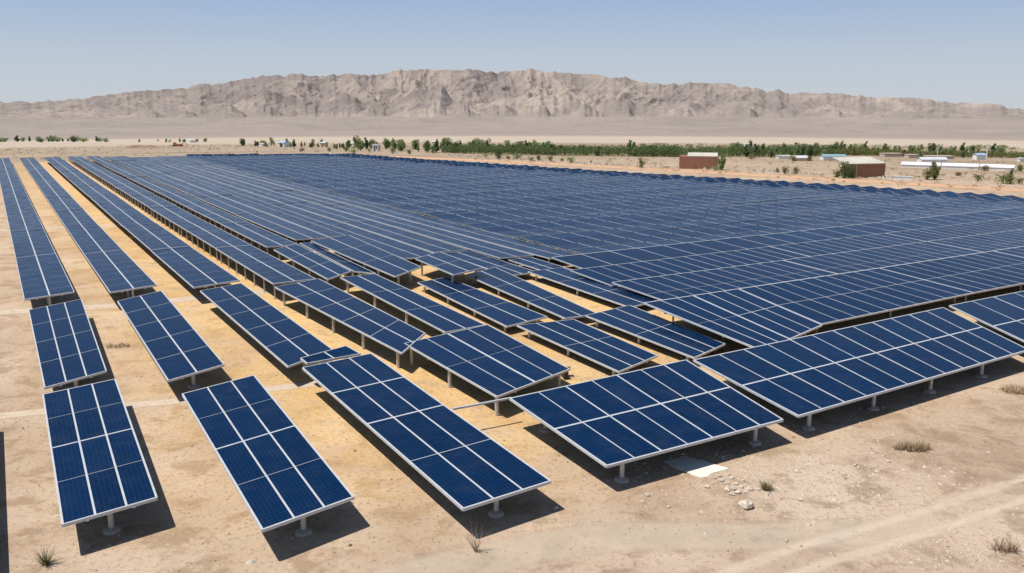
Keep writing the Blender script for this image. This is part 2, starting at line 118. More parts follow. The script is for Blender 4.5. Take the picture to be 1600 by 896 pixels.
POLE = [(123.3, 225.59, -0.0), (111.76, 228.23, 0.0)]
ORANGE = [(-181.95, 474.15, -7.83)]
MOUND = [(-171.14, 402.58, -5.41)]
RUBBLE = [(-18.34, 248.98, 0.0), (-6.98, 236.69, 0.0), (8.22, 222.92, 0.0), (24.35, 206.1, 0.0), (37.96, 197.56, 0.0), (47.21, 193.55, 0.0), (60.74, 182.43, 0.0), (67.02, 174.08, 0.0), (74.65, 167.92, 0.0)]
ORCH = [(-21.02, 259.47, -0.02), (-3.72, 252.25, 0.0), (12.68, 245.79, 0.0), (35.55, 241.15, 0.0), (45.92, 239.65, 0.0), (70.65, 239.65, 0.0), (90.85, 246.6, -0.05)]
ORCH2 = [(89.52, 250.53, -0.09), (99.31, 249.63, -0.13), (109.12, 246.8, -0.15), (125.63, 243.49, -0.22), (142.83, 239.17, -0.32)]
WHITEBOX = [(73.39, 166.45, 0.0), (76.55, 165.0, 0.0)]
RAIL = [(-2.55, 35.32, 1.16), (-0.03, 36.73, 1.16)]
SHADOWEDGE = [(-23.01, 36.75, 0.0), (-16.15, 24.92, 0.0)]
CREST = [(-36.07, -0.00173), (-33.236, 0.0), (-30.208, 0.00185), (-28.29, 0.00439), (-25.96, 0.00831), (-23.89, 0.01169), (-21.744, 0.0178), (-19.918, 0.02067), (-18.047, 0.02493), (-16.141, 0.02856), (-14.585, 0.03354), (-13.023, 0.03376), (-11.444, 0.03259), (-9.842, 0.03345), (-8.222, 0.03638), (-6.588, 0.0407), (-5.772, 0.03936), (-4.542, 0.03874), (-3.304, 0.0416), (-2.481, 0.03953), (-1.655, 0.03745), (-0.828, 0.03816), (0.0, 0.03606), (1.655, 0.03885), (3.308, 0.036), (4.956, 0.03592), (6.601, 0.03094), (8.239, 0.02664), (9.864, 0.02305), (10.665, 0.02438), (11.862, 0.02428), (13.442, 0.02413), (15.404, 0.01915), (16.565, 0.01633), (17.716, 0.01286), (19.58, 0.01339), (21.058, 0.00995), (23.567, 0.00652), (24.26, 0.00713), (25.642, 0.00449), (27.654, 0.00189), (30.238, -0.00308), (33.287, -0.00776), (36.136, -0.01096)]


# ------------------------------------------------------------------ helpers
def link(o, parent=None):
    COL.objects.link(o)
    if parent is not None:
        o.parent = parent
    return o

def tag(o, label=None, cat=None, group=None, kind=None):
    if label: o['label'] = label
    if cat: o['category'] = cat
    if group: o['group'] = group
    if kind: o['kind'] = kind
    return o

def empty(name, loc):
    o = bpy.data.objects.new(name, None)
    o.empty_display_size = 0.3
    o.location = loc
    return link(o)

class MB:
    def __init__(self):
        self.v = []; self.f = []; self.uv = []; self.mi = []
    def face(self, pts, uv=None, mi=0):
        b = len(self.v); self.v.extend([tuple(p) for p in pts])
        self.f.append(list(range(b, b + len(pts))))
        self.uv.append(uv if uv else [(0, 0)] * len(pts)); self.mi.append(mi)
    def hexa(self, b, t, mi=0, uvtop=None, bottom=True):
        """b, t: four points each, counter-clockwise from above"""
        self.face(t, uvtop, mi)
        if bottom: self.face([b[3], b[2], b[1], b[0]], None, mi)
        for i in range(4):
            j = (i + 1) % 4
            self.face([b[i], b[j], t[j], t[i]], None, mi)
    def box(self, x0, y0, z0, x1, y1, z1, mi=0):
        b = [(x0, y0, z0), (x1, y0, z0), (x1, y1, z0), (x0, y1, z0)]
        t = [(p[0], p[1], z1) for p in b]
        self.hexa(b, t, mi)
    def bar(self, a, c, w, z0, z1, mi=0):
        a = Vector(a); c = Vector(c)
        d = Vector((c.x - a.x, c.y - a.y, 0))
        if d.length < 1e-6: return
        d.normalize(); n = Vector((-d.y, d.x, 0)) * (w * .5)
        Z0 = Vector((0, 0, z0)); Z1 = Vector((0, 0, z1))
        q = [a - n, c - n, c + n, a + n]
        self.hexa([p + Z0 for p in q], [p + Z1 for p in q], mi)
    def tube(self, a, b, r0, r1, n=8, mi=0, cap=True):
        a = Vector(a); b = Vector(b); d = (b - a).normalized()
        u = d.orthogonal().normalized(); w = d.cross(u)
        A = []; B = []
        for i in range(n):
            th = 2 * math.pi * i / n
            k = u * math.cos(th) + w * math.sin(th)
            A.append(a + k * r0); B.append(b + k * r1)
        for i in range(n):
            j = (i + 1) % n
            self.face([A[i], A[j], B[j], B[i]], None, mi)
        if cap: self.face(B, None, mi)
    def mesh(self, name, mats):
        me = bpy.data.meshes.new(name)
        me.from_pydata(self.v, [], self.f)
        ul = me.uv_layers.new(name='UVMap')
        flat = [c for fu in self.uv for p in fu for c in p]
        ul.data.foreach_set('uv', flat)
        for m in mats: me.materials.append(m)
        if len(mats) > 1: me.polygons.foreach_set('material_index', self.mi)
        me.update()
        return me
    def build(self, name, mats, parent=None, loc=(0, 0, 0)):
        if not isinstance(mats, (list, tuple)): mats = [mats]
        o = bpy.data.objects.new(name, self.mesh(name, mats))
        o.location = loc
        return link(o, parent)

# ------------------------------------------------------------------ materials
def new_mat(name):
    m = bpy.data.materials.new(name); m.use_nodes = True
    nt = m.node_tree
    for n in list(nt.nodes): nt.nodes.remove(n)
    return m, nt
def N(nt, typ, **kw):
    n = nt.nodes.new(typ)
    for k, v in kw.items(): setattr(n, k, v)
    return n
def out_bsdf(nt, rough=.8, spec=.3, metal=0.):
    o = N(nt, 'ShaderNodeOutputMaterial'); b = N(nt, 'ShaderNodeBsdfPrincipled')
    b.inputs['Roughness'].default_value = rough
    b.inputs['Specular IOR Level'].default_value = spec
    b.inputs['Metallic'].default_value = metal
    nt.links.new(b.outputs[0], o.inputs[0]); return b
def noise(nt, vec, scale, detail=4, rough=.55, dist=0.):
    n = N(nt, 'ShaderNodeTexNoise'); n.inputs['Scale'].default_value = scale
    n.inputs['Detail'].default_value = detail; n.inputs['Roughness'].default_value = rough
    n.inputs['Distortion'].default_value = dist
    if vec is not None: nt.links.new(vec, n.inputs['Vector'])
    return n.outputs['Fac']
def ramp(nt, fac, stops, interp='LINEAR'):
    r = N(nt, 'ShaderNodeValToRGB'); cr = r.color_ramp; cr.interpolation = interp
    while len(cr.elements) < len(stops): cr.elements.new(.5)
    for e, (p, c) in zip(cr.elements, stops):
        e.position = p; e.color = (*c, 1) if len(c) == 3 else c
    nt.links.new(fac, r.inputs[0]); return r.outputs[0]
def mix(nt, fac, a, b, mode='MIX'):
    m = N(nt, 'ShaderNodeMix', data_type='RGBA', blend_type=mode)
    for s, v in ((m.inputs[0], fac), (m.inputs[6], a), (m.inputs[7], b)):
        if hasattr(v, 'links'): nt.links.new(v, s)
        elif isinstance(v, (int, float)): s.default_value = v
        else: s.default_value = (*v, 1)
    return m.outputs[2]
def math_(nt, op, a, b=None, clamp=False):
    m = N(nt, 'ShaderNodeMath', operation=op); m.use_clamp = clamp
    for s, v in ((m.inputs[0], a), (m.inputs[1], b)):
        if v is None: continue
        if hasattr(v, 'links'): nt.links.new(v, s)
        else: s.default_value = v
    return m.outputs[0]
def maprange(nt, v, a, b, c=0., d=1., smooth=True):
    m = N(nt, 'ShaderNodeMapRange'); m.interpolation_type = 'SMOOTHSTEP' if smooth else 'LINEAR'
    nt.links.new(v, m.inputs[0])
    for i, x in zip((1, 2, 3, 4), (a, b, c, d)): m.inputs[i].default_value = x
    return m.outputs[0]
def bump(nt, h, strength, dist, bsdf):
    b = N(nt, 'ShaderNodeBump'); b.inputs['Strength'].default_value = strength
    b.inputs['Distance'].default_value = dist
    nt.links.new(h, b.inputs['Height']); nt.links.new(b.outputs[0], bsdf.inputs['Normal'])
def mapping(nt, vec, scale=(1, 1, 1), rot=(0, 0, 0)):
    m = N(nt, 'ShaderNodeMapping'); m.inputs['Scale'].default_value = scale
    m.inputs['Rotation'].default_value = rot
    nt.links.new(vec, m.inputs['Vector']); return m.outputs[0]
def pos(nt): return N(nt, 'ShaderNodeNewGeometry').outputs['Position']

ROW = math.radians(-31)                       # heading of the long rows
UD = Vector((math.sin(ROW), math.cos(ROW), 0)) # along the rows
VD = Vector((math.cos(ROW), -math.sin(ROW), 0))
def W(u, v, z=0.):
    p = UD * u + VD * v
    return Vector((p.x, p.y, z))

def simple(name, col, rough=.7, spec=.3, metal=0., var=.15, nscale=6., bmp=0.):
    m, nt = new_mat(name); b = out_bsdf(nt, rough, spec, metal)
    f = noise(nt, pos(nt), nscale, 5, .6)
    lo = tuple(c * (1 - var) for c in col); hi = tuple(min(1, c * (1 + var)) for c in col)
    c = ramp(nt, f, [(.3, lo), (.7, hi)])
    nt.links.new(c, b.inputs['Base Color'])
    if bmp: bump(nt, f, bmp, .05, b)
    return m

def mat_panel():
    m, nt = new_mat('photovoltaic_cells')
    b = out_bsdf(nt, .2, .05)
    uv = N(nt, 'ShaderNodeUVMap'); uv.uv_map = 'UVMap'
    sep = N(nt, 'ShaderNodeSeparateXYZ'); nt.links.new(uv.outputs[0], sep.inputs[0])
    def line(c, half):
        f = math_(nt, 'FRACT', c); d = math_(nt, 'ABSOLUTE', math_(nt, 'SUBTRACT', f, .5))
        return math_(nt, 'GREATER_THAN', d, .5 - half)
    lx = line(sep.outputs[0], .05); ly = line(sep.outputs[1], .045)
    grid = math_(nt, 'MAXIMUM', lx, ly)
    bus = line(math_(nt, 'MULTIPLY', sep.outputs[0], 3.), .06)
    fl = N(nt, 'ShaderNodeVectorMath', operation='FLOOR'); nt.links.new(uv.outputs[0], fl.inputs[0])
    wn = N(nt, 'ShaderNodeTexWhiteNoise', noise_dimensions='2D'); nt.links.new(fl.outputs[0], wn.inputs['Vector'])
    crystal = N(nt, 'ShaderNodeTexVoronoi'); crystal.inputs['Scale'].default_value = 5.; nt.links.new(uv.outputs[0], crystal.inputs['Vector'])
    cell = ramp(nt, wn.outputs['Value'], [(0, (.0012, .0090, .034)), (.6, (.0016, .0118, .044)), (1, (.0026, .018, .062))])
    csep = N(nt, 'ShaderNodeSeparateColor'); nt.links.new(crystal.outputs['Color'], csep.inputs[0])
    cell = mix(nt, math_(nt, 'MULTIPLY', csep.outputs[0], .35), cell, (.0030, .028, .100))
    oi = N(nt, 'ShaderNodeObjectInfo')
    cell = mix(nt, math_(nt, 'MULTIPLY', oi.outputs['Random'], .9), cell, (.0018, .0180, .066))
    cell = mix(nt, math_(nt, 'MULTIPLY', bus, .05), cell, (.05, .15, .30))
    c = mix(nt, math_(nt, 'MULTIPLY', grid, .14), cell, (.045, .17, .36))
    # a film of desert dust, uneven over the field
    d1 = noise(nt, pos(nt), .035, 3, .5); d2 = noise(nt, mapping(nt, pos(nt), (1, 1, 1)), .9, 5, .65)
    dust = math_(nt, 'MULTIPLY', math_(nt, 'MULTIPLY', d1, maprange(nt, d2, .42, .78)), .045)
    c = mix(nt, dust, c, (.42, .36, .30))
    nt.links.new(c, b.inputs['Base Color'])
    r = maprange(nt, d2, .3, .75, .14, .30)
    nt.links.new(r, b.inputs['Roughness'])
    b.inputs['Sheen Weight'].default_value = .06; b.inputs['Sheen Roughness'].default_value = .12; b.inputs['Sheen Tint'].default_value = (.9, .84, .76, 1)
    return m

def mat_ground():
    m, nt = new_mat('desert_ground'); b = out_bsdf(nt, .95, .12)
    p = pos(nt)
    sep = N(nt, 'ShaderNodeSeparateXYZ'); nt.links.new(p, sep.inputs[0])
    flat = N(nt, 'ShaderNodeCombineXYZ'); nt.links.new(sep.outputs[0], flat.inputs[0]); nt.links.new(sep.outputs[1], flat.inputs[1])
    r = N(nt, 'ShaderNodeVectorMath', operation='LENGTH'); nt.links.new(flat.outputs[0], r.inputs[0]); r = r.outputs['Value']
    big = noise(nt, p, .11, 5, .6, .6); mid = noise(nt, p, .55, 6, .65, .4); fine = noise(nt, p, 4.5, 6, .7); grit = noise(nt, p, 26., 4, .75)
    near = ramp(nt, big, [(.30, (.44, .305, .215)), (.46, (.56, .415, .30)), (.60, (.66, .505, .38)), (.75, (.72, .585, .465))])
    near = mix(nt, maprange(nt, mid, .48, .62, 0, .7), near, (.34, .235, .16))
    near = mix(nt, maprange(nt, mid, .50, .34, 0, .6), near, (.60, .465, .345))
    # golden sand inside the array
    ru = N(nt, 'ShaderNodeVectorMath', operation='DOT_PRODUCT'); nt.links.new(p, ru.inputs[0]); ru.inputs[1].default_value = UD
    rv = N(nt, 'ShaderNodeVectorMath', operation='DOT_PRODUCT'); nt.links.new(p, rv.inputs[0]); rv.inputs[1].default_value = VD
    u = ru.outputs['Value']; v = rv.outputs['Value']
    wob = math_(nt, 'MULTIPLY', math_(nt, 'SUBTRACT', mid, .5), 9.)
    gu = maprange(nt, math_(nt, 'ADD', u, wob), 20., 36.); gu2 = maprange(nt, u, 252., 246.)
    gv = maprange(nt, math_(nt, 'ADD', v, wob), -3., 17.)
    gr_ = maprange(nt, math_(nt, 'ADD', v, math_(nt, 'MULTIPLY', u, .276)), 152., 146.)
    g = math_(nt, 'MULTIPLY', math_(nt, 'MULTIPLY', math_(nt, 'MULTIPLY', gu, gv), gu2), gr_)
    gold = ramp(nt, big, [(.3, (.72, .45, .185)), (.6, (.86, .57, .255)), (.8, (.90, .65, .34))])
    gold = mix(nt, maprange(nt, mid, .5, .7, 0, .4), gold, (.50, .30, .14))
    near = mix(nt, math_(nt, 'MULTIPLY', g, maprange(nt, noise(nt, p, .28, 6, .7, .8), .34, .56, .5, 1.)), near, gold)
    # speckle of grit and small pale stones
    near = mix(nt, maprange(nt, fine, .50, .68, 0, .65), near, (.32, .215, .14))
    near = mix(nt, maprange(nt, grit, .56, .74, 0, .65), near, (.68, .56, .45))
    near = mix(nt, maprange(nt, grit, .44, .28, 0, .65), near, (.22, .15, .10))
    vor = N(nt, 'ShaderNodeTexVoronoi'); vor.inputs['Scale'].default_value = 7.; nt.links.new(p, vor.inputs['Vector'])
    peb = math_(nt, 'MULTIPLY', maprange(nt, vor.outputs['Distance'], .22, .12), maprange(nt, noise(nt, p, .5, 3, .6), .52, .66))
    near = mix(nt, math_(nt, 'MULTIPLY', peb, .5), near, (.64, .55, .46))
    # far plain: streaky scrub land, then pale sand, grey fans, with haze painted in
    streak = noise(nt, mapping(nt, p, (.010, .045, 1), (0, 0, .15)), 1., 7, .68, .5)
    scr = noise(nt, mapping(nt, p, (.10, .22, 1)), 1., 6, .75)
    far1 = ramp(nt, streak, [(.32, (.29, .215, .155)), (.5, (.40, .31, .225)), (.68, (.50, .395, .29))])
    far1 = mix(nt, maprange(nt, scr, .52, .68, 0, .55), far1, (.20, .175, .105))
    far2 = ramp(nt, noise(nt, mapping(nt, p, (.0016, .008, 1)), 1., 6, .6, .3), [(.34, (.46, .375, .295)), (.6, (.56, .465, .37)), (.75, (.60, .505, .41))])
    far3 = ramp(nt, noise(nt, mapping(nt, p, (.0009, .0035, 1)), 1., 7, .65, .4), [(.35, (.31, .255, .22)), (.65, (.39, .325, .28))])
    c = mix(nt, maprange(nt, r, 140., 270.), near, far1)
    # keep the array soil golden right to its far end
    c = mix(nt, math_(nt, 'MULTIPLY', math_(nt, 'MULTIPLY', g, maprange(nt, v, 46., 36.)), maprange(nt, r, 120, 170.)), c, (.72, .49, .26))
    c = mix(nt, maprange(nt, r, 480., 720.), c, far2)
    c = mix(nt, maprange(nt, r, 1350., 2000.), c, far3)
    nt.links.new(c, b.inputs['Base Color'])
    h = math_(nt, 'ADD', math_(nt, 'MULTIPLY', fine, .7), math_(nt, 'MULTIPLY', grit, .35))
    h = math_(nt, 'ADD', h, math_(nt, 'MULTIPLY', mid, 1.2))
    h = math_(nt, 'ADD', h, math_(nt, 'MULTIPLY', peb, .25))
    bump(nt, h, .7, .15, b)
    return m

def mat_track(name, col, dens=.85, ruts=False):
    m, nt = new_mat(name)
    o = N(nt, 'ShaderNodeOutputMaterial'); b = N(nt, 'ShaderNodeBsdfPrincipled'); t = N(nt, 'ShaderNodeBsdfTransparent'); ms = N(nt, 'ShaderNodeMixShader')
    b.inputs['Roughness'].default_value = .95; b.inputs['Specular IOR Level'].default_value = .1
    p = pos(nt); n1 = noise(nt, p, .8, 6, .65); n2 = noise(nt, p, 9., 5, .7)
    c = ramp(nt, n1, [(.3, tuple(x * .86 for x in col)), (.7, tuple(min(1, x * 1.08) for x in col))])
    c = mix(nt, maprange(nt, n2, .55, .8, 0, .4), c, tuple(x * .6 for x in col))
    nt.links.new(c, b.inputs['Base Color'])
    bump(nt, n2, .4, .05, b)
    uv = N(nt, 'ShaderNodeUVMap'); uv.uv_map = 'UVMap'
    sep = N(nt, 'ShaderNodeSeparateXYZ'); nt.links.new(uv.outputs[0], sep.inputs[0])
    d = math_(nt, 'ABSOLUTE', math_(nt, 'SUBTRACT', sep.outputs[1], .5))
    d = math_(nt, 'ADD', d, math_(nt, 'MULTIPLY', math_(nt, 'SUBTRACT', n1, .5), .35))
    a = maprange(nt, d, .46, .28, 0, dens)
    if ruts:
        k = math_(nt, 'ABSOLUTE', math_(nt, 'SUBTRACT', math_(nt, 'ABSOLUTE', math_(nt, 'SUBTRACT', sep.outputs[1], .5)), .22))
        rr = maprange(nt, math_(nt, 'ADD', k, math_(nt, 'MULTIPLY', math_(nt, 'SUBTRACT', n1, .5), .25)), .14, .03, .35, 1.)
        a = math_(nt, 'MULTIPLY', a, rr)
    a = math_(nt, 'MULTIPLY', a, maprange(nt, noise(nt, p, 2.2, 5, .7), .28, .5, .55, 1.))
    nt.links.new(a, ms.inputs[0]); nt.links.new(t.outputs[0], ms.inputs[1]); nt.links.new(b.outputs[0], ms.inputs[2])
    nt.links.new(ms.outputs[0], o.inputs[0])
    return m

def mat_mountain():
    m, nt = new_mat('bare_rock'); b = out_bsdf(nt, .95, .1)
    p = pos(nt)
    n1 = noise(nt, mapping(nt, p, (.0011, .0011, .002)), 1., 6, .6, .6)
    n2 = noise(nt, mapping(nt, p, (.007, .007, .012)), 1., 7, .7, .8)
    n3 = noise(nt, mapping(nt, p, (.035, .035, .05)), 1., 5, .7)
    att = N(nt, 'ShaderNodeAttribute', attribute_name='ridge')
    a = att.outputs['Fac']
    c = ramp(nt, n1, [(.38, (.235, .19, .168)), (.48, (.32, .26, .222)), (.58, (.48, .39, .315))])
    c = mix(nt, maprange(nt, n2, .46, .62, 0, .7), c, (.235, .197, .18))
    c = mix(nt, maprange(nt, n2, .48, .34, 0, .5), c, (.58, .48, .40))
    c = mix(nt, maprange(nt, n3, .5, .7, 0, .3), c, (.30, .25, .23))
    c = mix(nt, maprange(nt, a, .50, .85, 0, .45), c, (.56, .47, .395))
    c = mix(nt, maprange(nt, a, .46, .18, 0, .7), c, (.28, .232, .215))  # gullies darkened in the colour, standing in for relief shading
    att2 = N(nt, 'ShaderNodeAttribute', attribute_name='fan')
    fan = ramp(nt, noise(nt, mapping(nt, p, (.0022, .0022, .0)), 1., 7, .65, 1.0), [(.35, (.31, .255, .22)), (.65, (.39, .325, .28))])
    c = mix(nt, att2.outputs['Fac'], c, fan)
    c = mix(nt, .20, c, (.42, .39, .385))  # aerial haze painted into the rock and fan colour
    nt.links.new(c, b.inputs['Base Color'])
    bump(nt, math_(nt, 'ADD', math_(nt, 'MULTIPLY', n2, 30.), math_(nt, 'MULTIPLY', n3, 10.)), .7, 1., b)
    return m

def mat_leaf(name, a, bcol):
    m, nt = new_mat(name); b = out_bsdf(nt, .7, .2)
    oi = N(nt, 'ShaderNodeObjectInfo')
    n = noise(nt, pos(nt), 1.1, 4, .7)
    f = math_(nt, 'ADD', math_(nt, 'MULTIPLY', n, .8), math_(nt, 'MULTIPLY', math_(nt, 'SUBTRACT', oi.outputs['Random'], .5), .5))
    c = ramp(nt, f, [(.15, a), (.7, bcol)])
    nt.links.new(c, b.inputs['Base Color'])
    tr = N(nt, 'ShaderNodeBsdfTranslucent'); nt.links.new(c, tr.inputs[0]); ms = N(nt, 'ShaderNodeMixShader'); ms.inputs[0].default_value = .55
    o_ = [n for n in nt.nodes if n.type == 'OUTPUT_MATERIAL'][0]
    nt.links.new(b.outputs[0], ms.inputs[1]); nt.links.new(tr.outputs[0], ms.inputs[2]); nt.links.new(ms.outputs[0], o_.inputs[0])
    return m

M = dict(
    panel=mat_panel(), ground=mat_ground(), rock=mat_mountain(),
    alu=simple('white_aluminium', (.55, .57, .60), .45, .4, 0., .10, 2.5),
    alu_dull=simple('weathered_aluminium', (.27, .30, .34), .5, .4, 0., .15, 1.2),
    steel=simple('galvanised_steel', (.56, .57, .56), .5, .5, .1, .18, 7.),
    dark=simple('dark_steel', (.045, .040, .036), .6, .3),
    concrete=simple('concrete', (.48, .43, .38), .95, .1, 0., .25, 9., .4),
    pad=simple('pale_concrete', (.80, .77, .68), .9, .15, 0., .08, 3., .2),
    stone=simple('pale_stone', (.60, .52, .43), .95, .1, 0., .25, 5., .5),
    clod=simple('dry_clod', (.46, .33, .23), .95, .1, 0., .25, 5.), clod_dark=simple('dark_clod', (.28, .20, .14), .95, .1, 0., .25, 5.),
    white=simple('white_render', (.80, .80, .79), .8, .2, 0., .06, .6),
    cream=simple('cream_roof', (.60, .56, .49), .8, .2, 0., .12, .5),
    pale=simple('pale_roof', (.62, .64, .66), .7, .3, 0., .08, .6),
    blue=simple('blue_roof', (.36, .50, .70), .6, .3, 0., .1, .6),
    teal=simple('teal_roof', (.26, .40, .43), .6, .3, 0., .1, .6),
    tan=simple('tan_render', (.60, .48, .38), .9, .1, 0., .12, .6),
    rose=simple('rose_render', (.62, .50, .44), .9, .1, 0., .12, .6),
    brick=simple('brown_brick', (.33, .175, .12), .92, .1, 0., .14, 1.3, .2),
    orange=simple('orange_paint', (.70, .23, .08), .5, .4, 0., .08, 1.),
    bark=simple('bark', (.13, .09, .06), .95, .1, 0., .25, 4.),
    straw=simple('dry_straw', (.58, .45, .30), .95, .1, 0., .3, 8.),
    twig=simple('dry_twig', (.38, .27, .18), .95, .1, 0., .3, 8.),
    grass=simple('dull_green_blades', (.13, .155, .055), .8, .2, 0., .35, 9.),
    rust=simple('rust_shrub', (.20, .10, .055), .95, .1, 0., .3, 2.),
    mound=simple('dug_earth', (.30, .205, .145), .95, .1, 0., .3, .3, .5),
    leaf=mat_leaf('green_leaves', (.15, .20, .08), (.37, .45, .20)),
    leaf_dark=mat_leaf('dark_leaves', (.085, .135, .055), (.25, .33, .135)),
    leaf_olive=mat_leaf('olive_leaves', (.13, .145, .052), (.33, .34, .135)),
    track=mat_track('pale_dust', (.74, .60, .46), .85),
    track_rut=mat_track('rutted_dust', (.80, .66, .52), .65, True),
    track_soft=mat_track('soft_dust', (.70, .575, .445), .6),
    road=mat_track('orange_dust', (.66, .42, .26), 1.),
    farroad=mat_track('white_dust', (.78, .74, .68), 1.),
)

# ------------------------------------------------------------------ terrain
def drop(r):
    x = np.maximum(0, r - 255.)
    return -0.037 * x * x / (x + 40.) / (1 + x / 8000.)
def gz(x, y): return float(drop(math.hypot(x, y)))

def grid_mesh(name, X, Y, Z, mat, attrs=None, smooth=True):
    nr, nc = X.shape
    co = np.stack([X, Y, Z], -1).reshape(-1, 3)
    i = np.arange(nr * nc).reshape(nr, nc)
    q = np.stack([i[:-1, :-1], i[:-1, 1:], i[1:, 1:], i[1:, :-1]], -1).reshape(-1, 4)
    me = bpy.data.meshes.new(name)
    me.vertices.add(len(co)); me.vertices.foreach_set('co', co.astype(np.float32).ravel())
    me.loops.add(q.size); me.loops.foreach_set('vertex_index', q.ravel().astype(np.int32))
    me.polygons.add(len(q)); me.polygons.foreach_set('loop_start', np.arange(0, q.size, 4, dtype=np.int32))
    me.update(calc_edges=True)
    if smooth: me.polygons.foreach_set('use_smooth', np.ones(len(q), bool))
    for k, a in (attrs or {}).items():
        at = me.attributes.new(k, 'FLOAT', 'POINT'); at.data.foreach_set('value', a.astype(np.float32).ravel())
    me.materials.append(mat); me.validate(); me.update()
    o = bpy.data.objects.new(name, me); return link(o)

rr = np.concatenate([[0.01], np.geomspace(2., 240., 60), np.linspace(250, 400, 30), np.geomspace(420, 9000, 60)])
th = np.linspace(0, 2 * np.pi, 361)
R_, T_ = np.meshgrid(rr, th, indexing='ij')
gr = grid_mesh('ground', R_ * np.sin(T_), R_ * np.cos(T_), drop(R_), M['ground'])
tag(gr, kind='structure')

def perlin(x, y, seed=0):
    def h(ix, iy):
        n = (ix * 374761393 + iy * 668265263 + seed * 982451653) & 0xFFFFFFFF
        n = ((n ^ (n >> 13)) * 1274126177) & 0xFFFFFFFF
        n = n ^ (n >> 16)
        return (n & 0xFFFF) / 65535. * 2 * np.pi
    x0 = np.floor(x).astype(np.int64); y0 = np.floor(y).astype(np.int64)
    fx = x - x0; fy = y - y0
    def g(dx, dy):
        a = h(x0 + dx, y0 + dy); return np.cos(a) * (fx - dx) + np.sin(a) * (fy - dy)
    s = fx * fx * fx * (fx * (fx * 6 - 15) + 10); t = fy * fy * fy * (fy * (fy * 6 - 15) + 10)
    a = g(0, 0) * (1 - s) + g(1, 0) * s; b = g(0, 1) * (1 - s) + g(1, 1) * s
    return (a * (1 - t) + b * t) * 1.41
def fbm(x, y, o=5, seed=0, gain=.5):
    s = 0; a = 1; f = 1; n = 0
    for k in range(o):
        s = s + a * perlin(x * f, y * f, seed + k); n += a; a *= gain; f *= 2.03
    return s / n
def ridged(x, y, o=5, seed=0, gain=.55):
    s = 0; a = 1; f = 1; n = 0; w = 1
    for k in range(o):
        r = (1 - np.abs(perlin(x * f, y * f, seed + k) * 1.6).clip(0, 1)) ** 2
        s = s + a * r * w; n += a; w = (r * 1.4).clip(0.25, 1); a *= gain; f *= 2.05
    return (s / n).clip(0, 1)

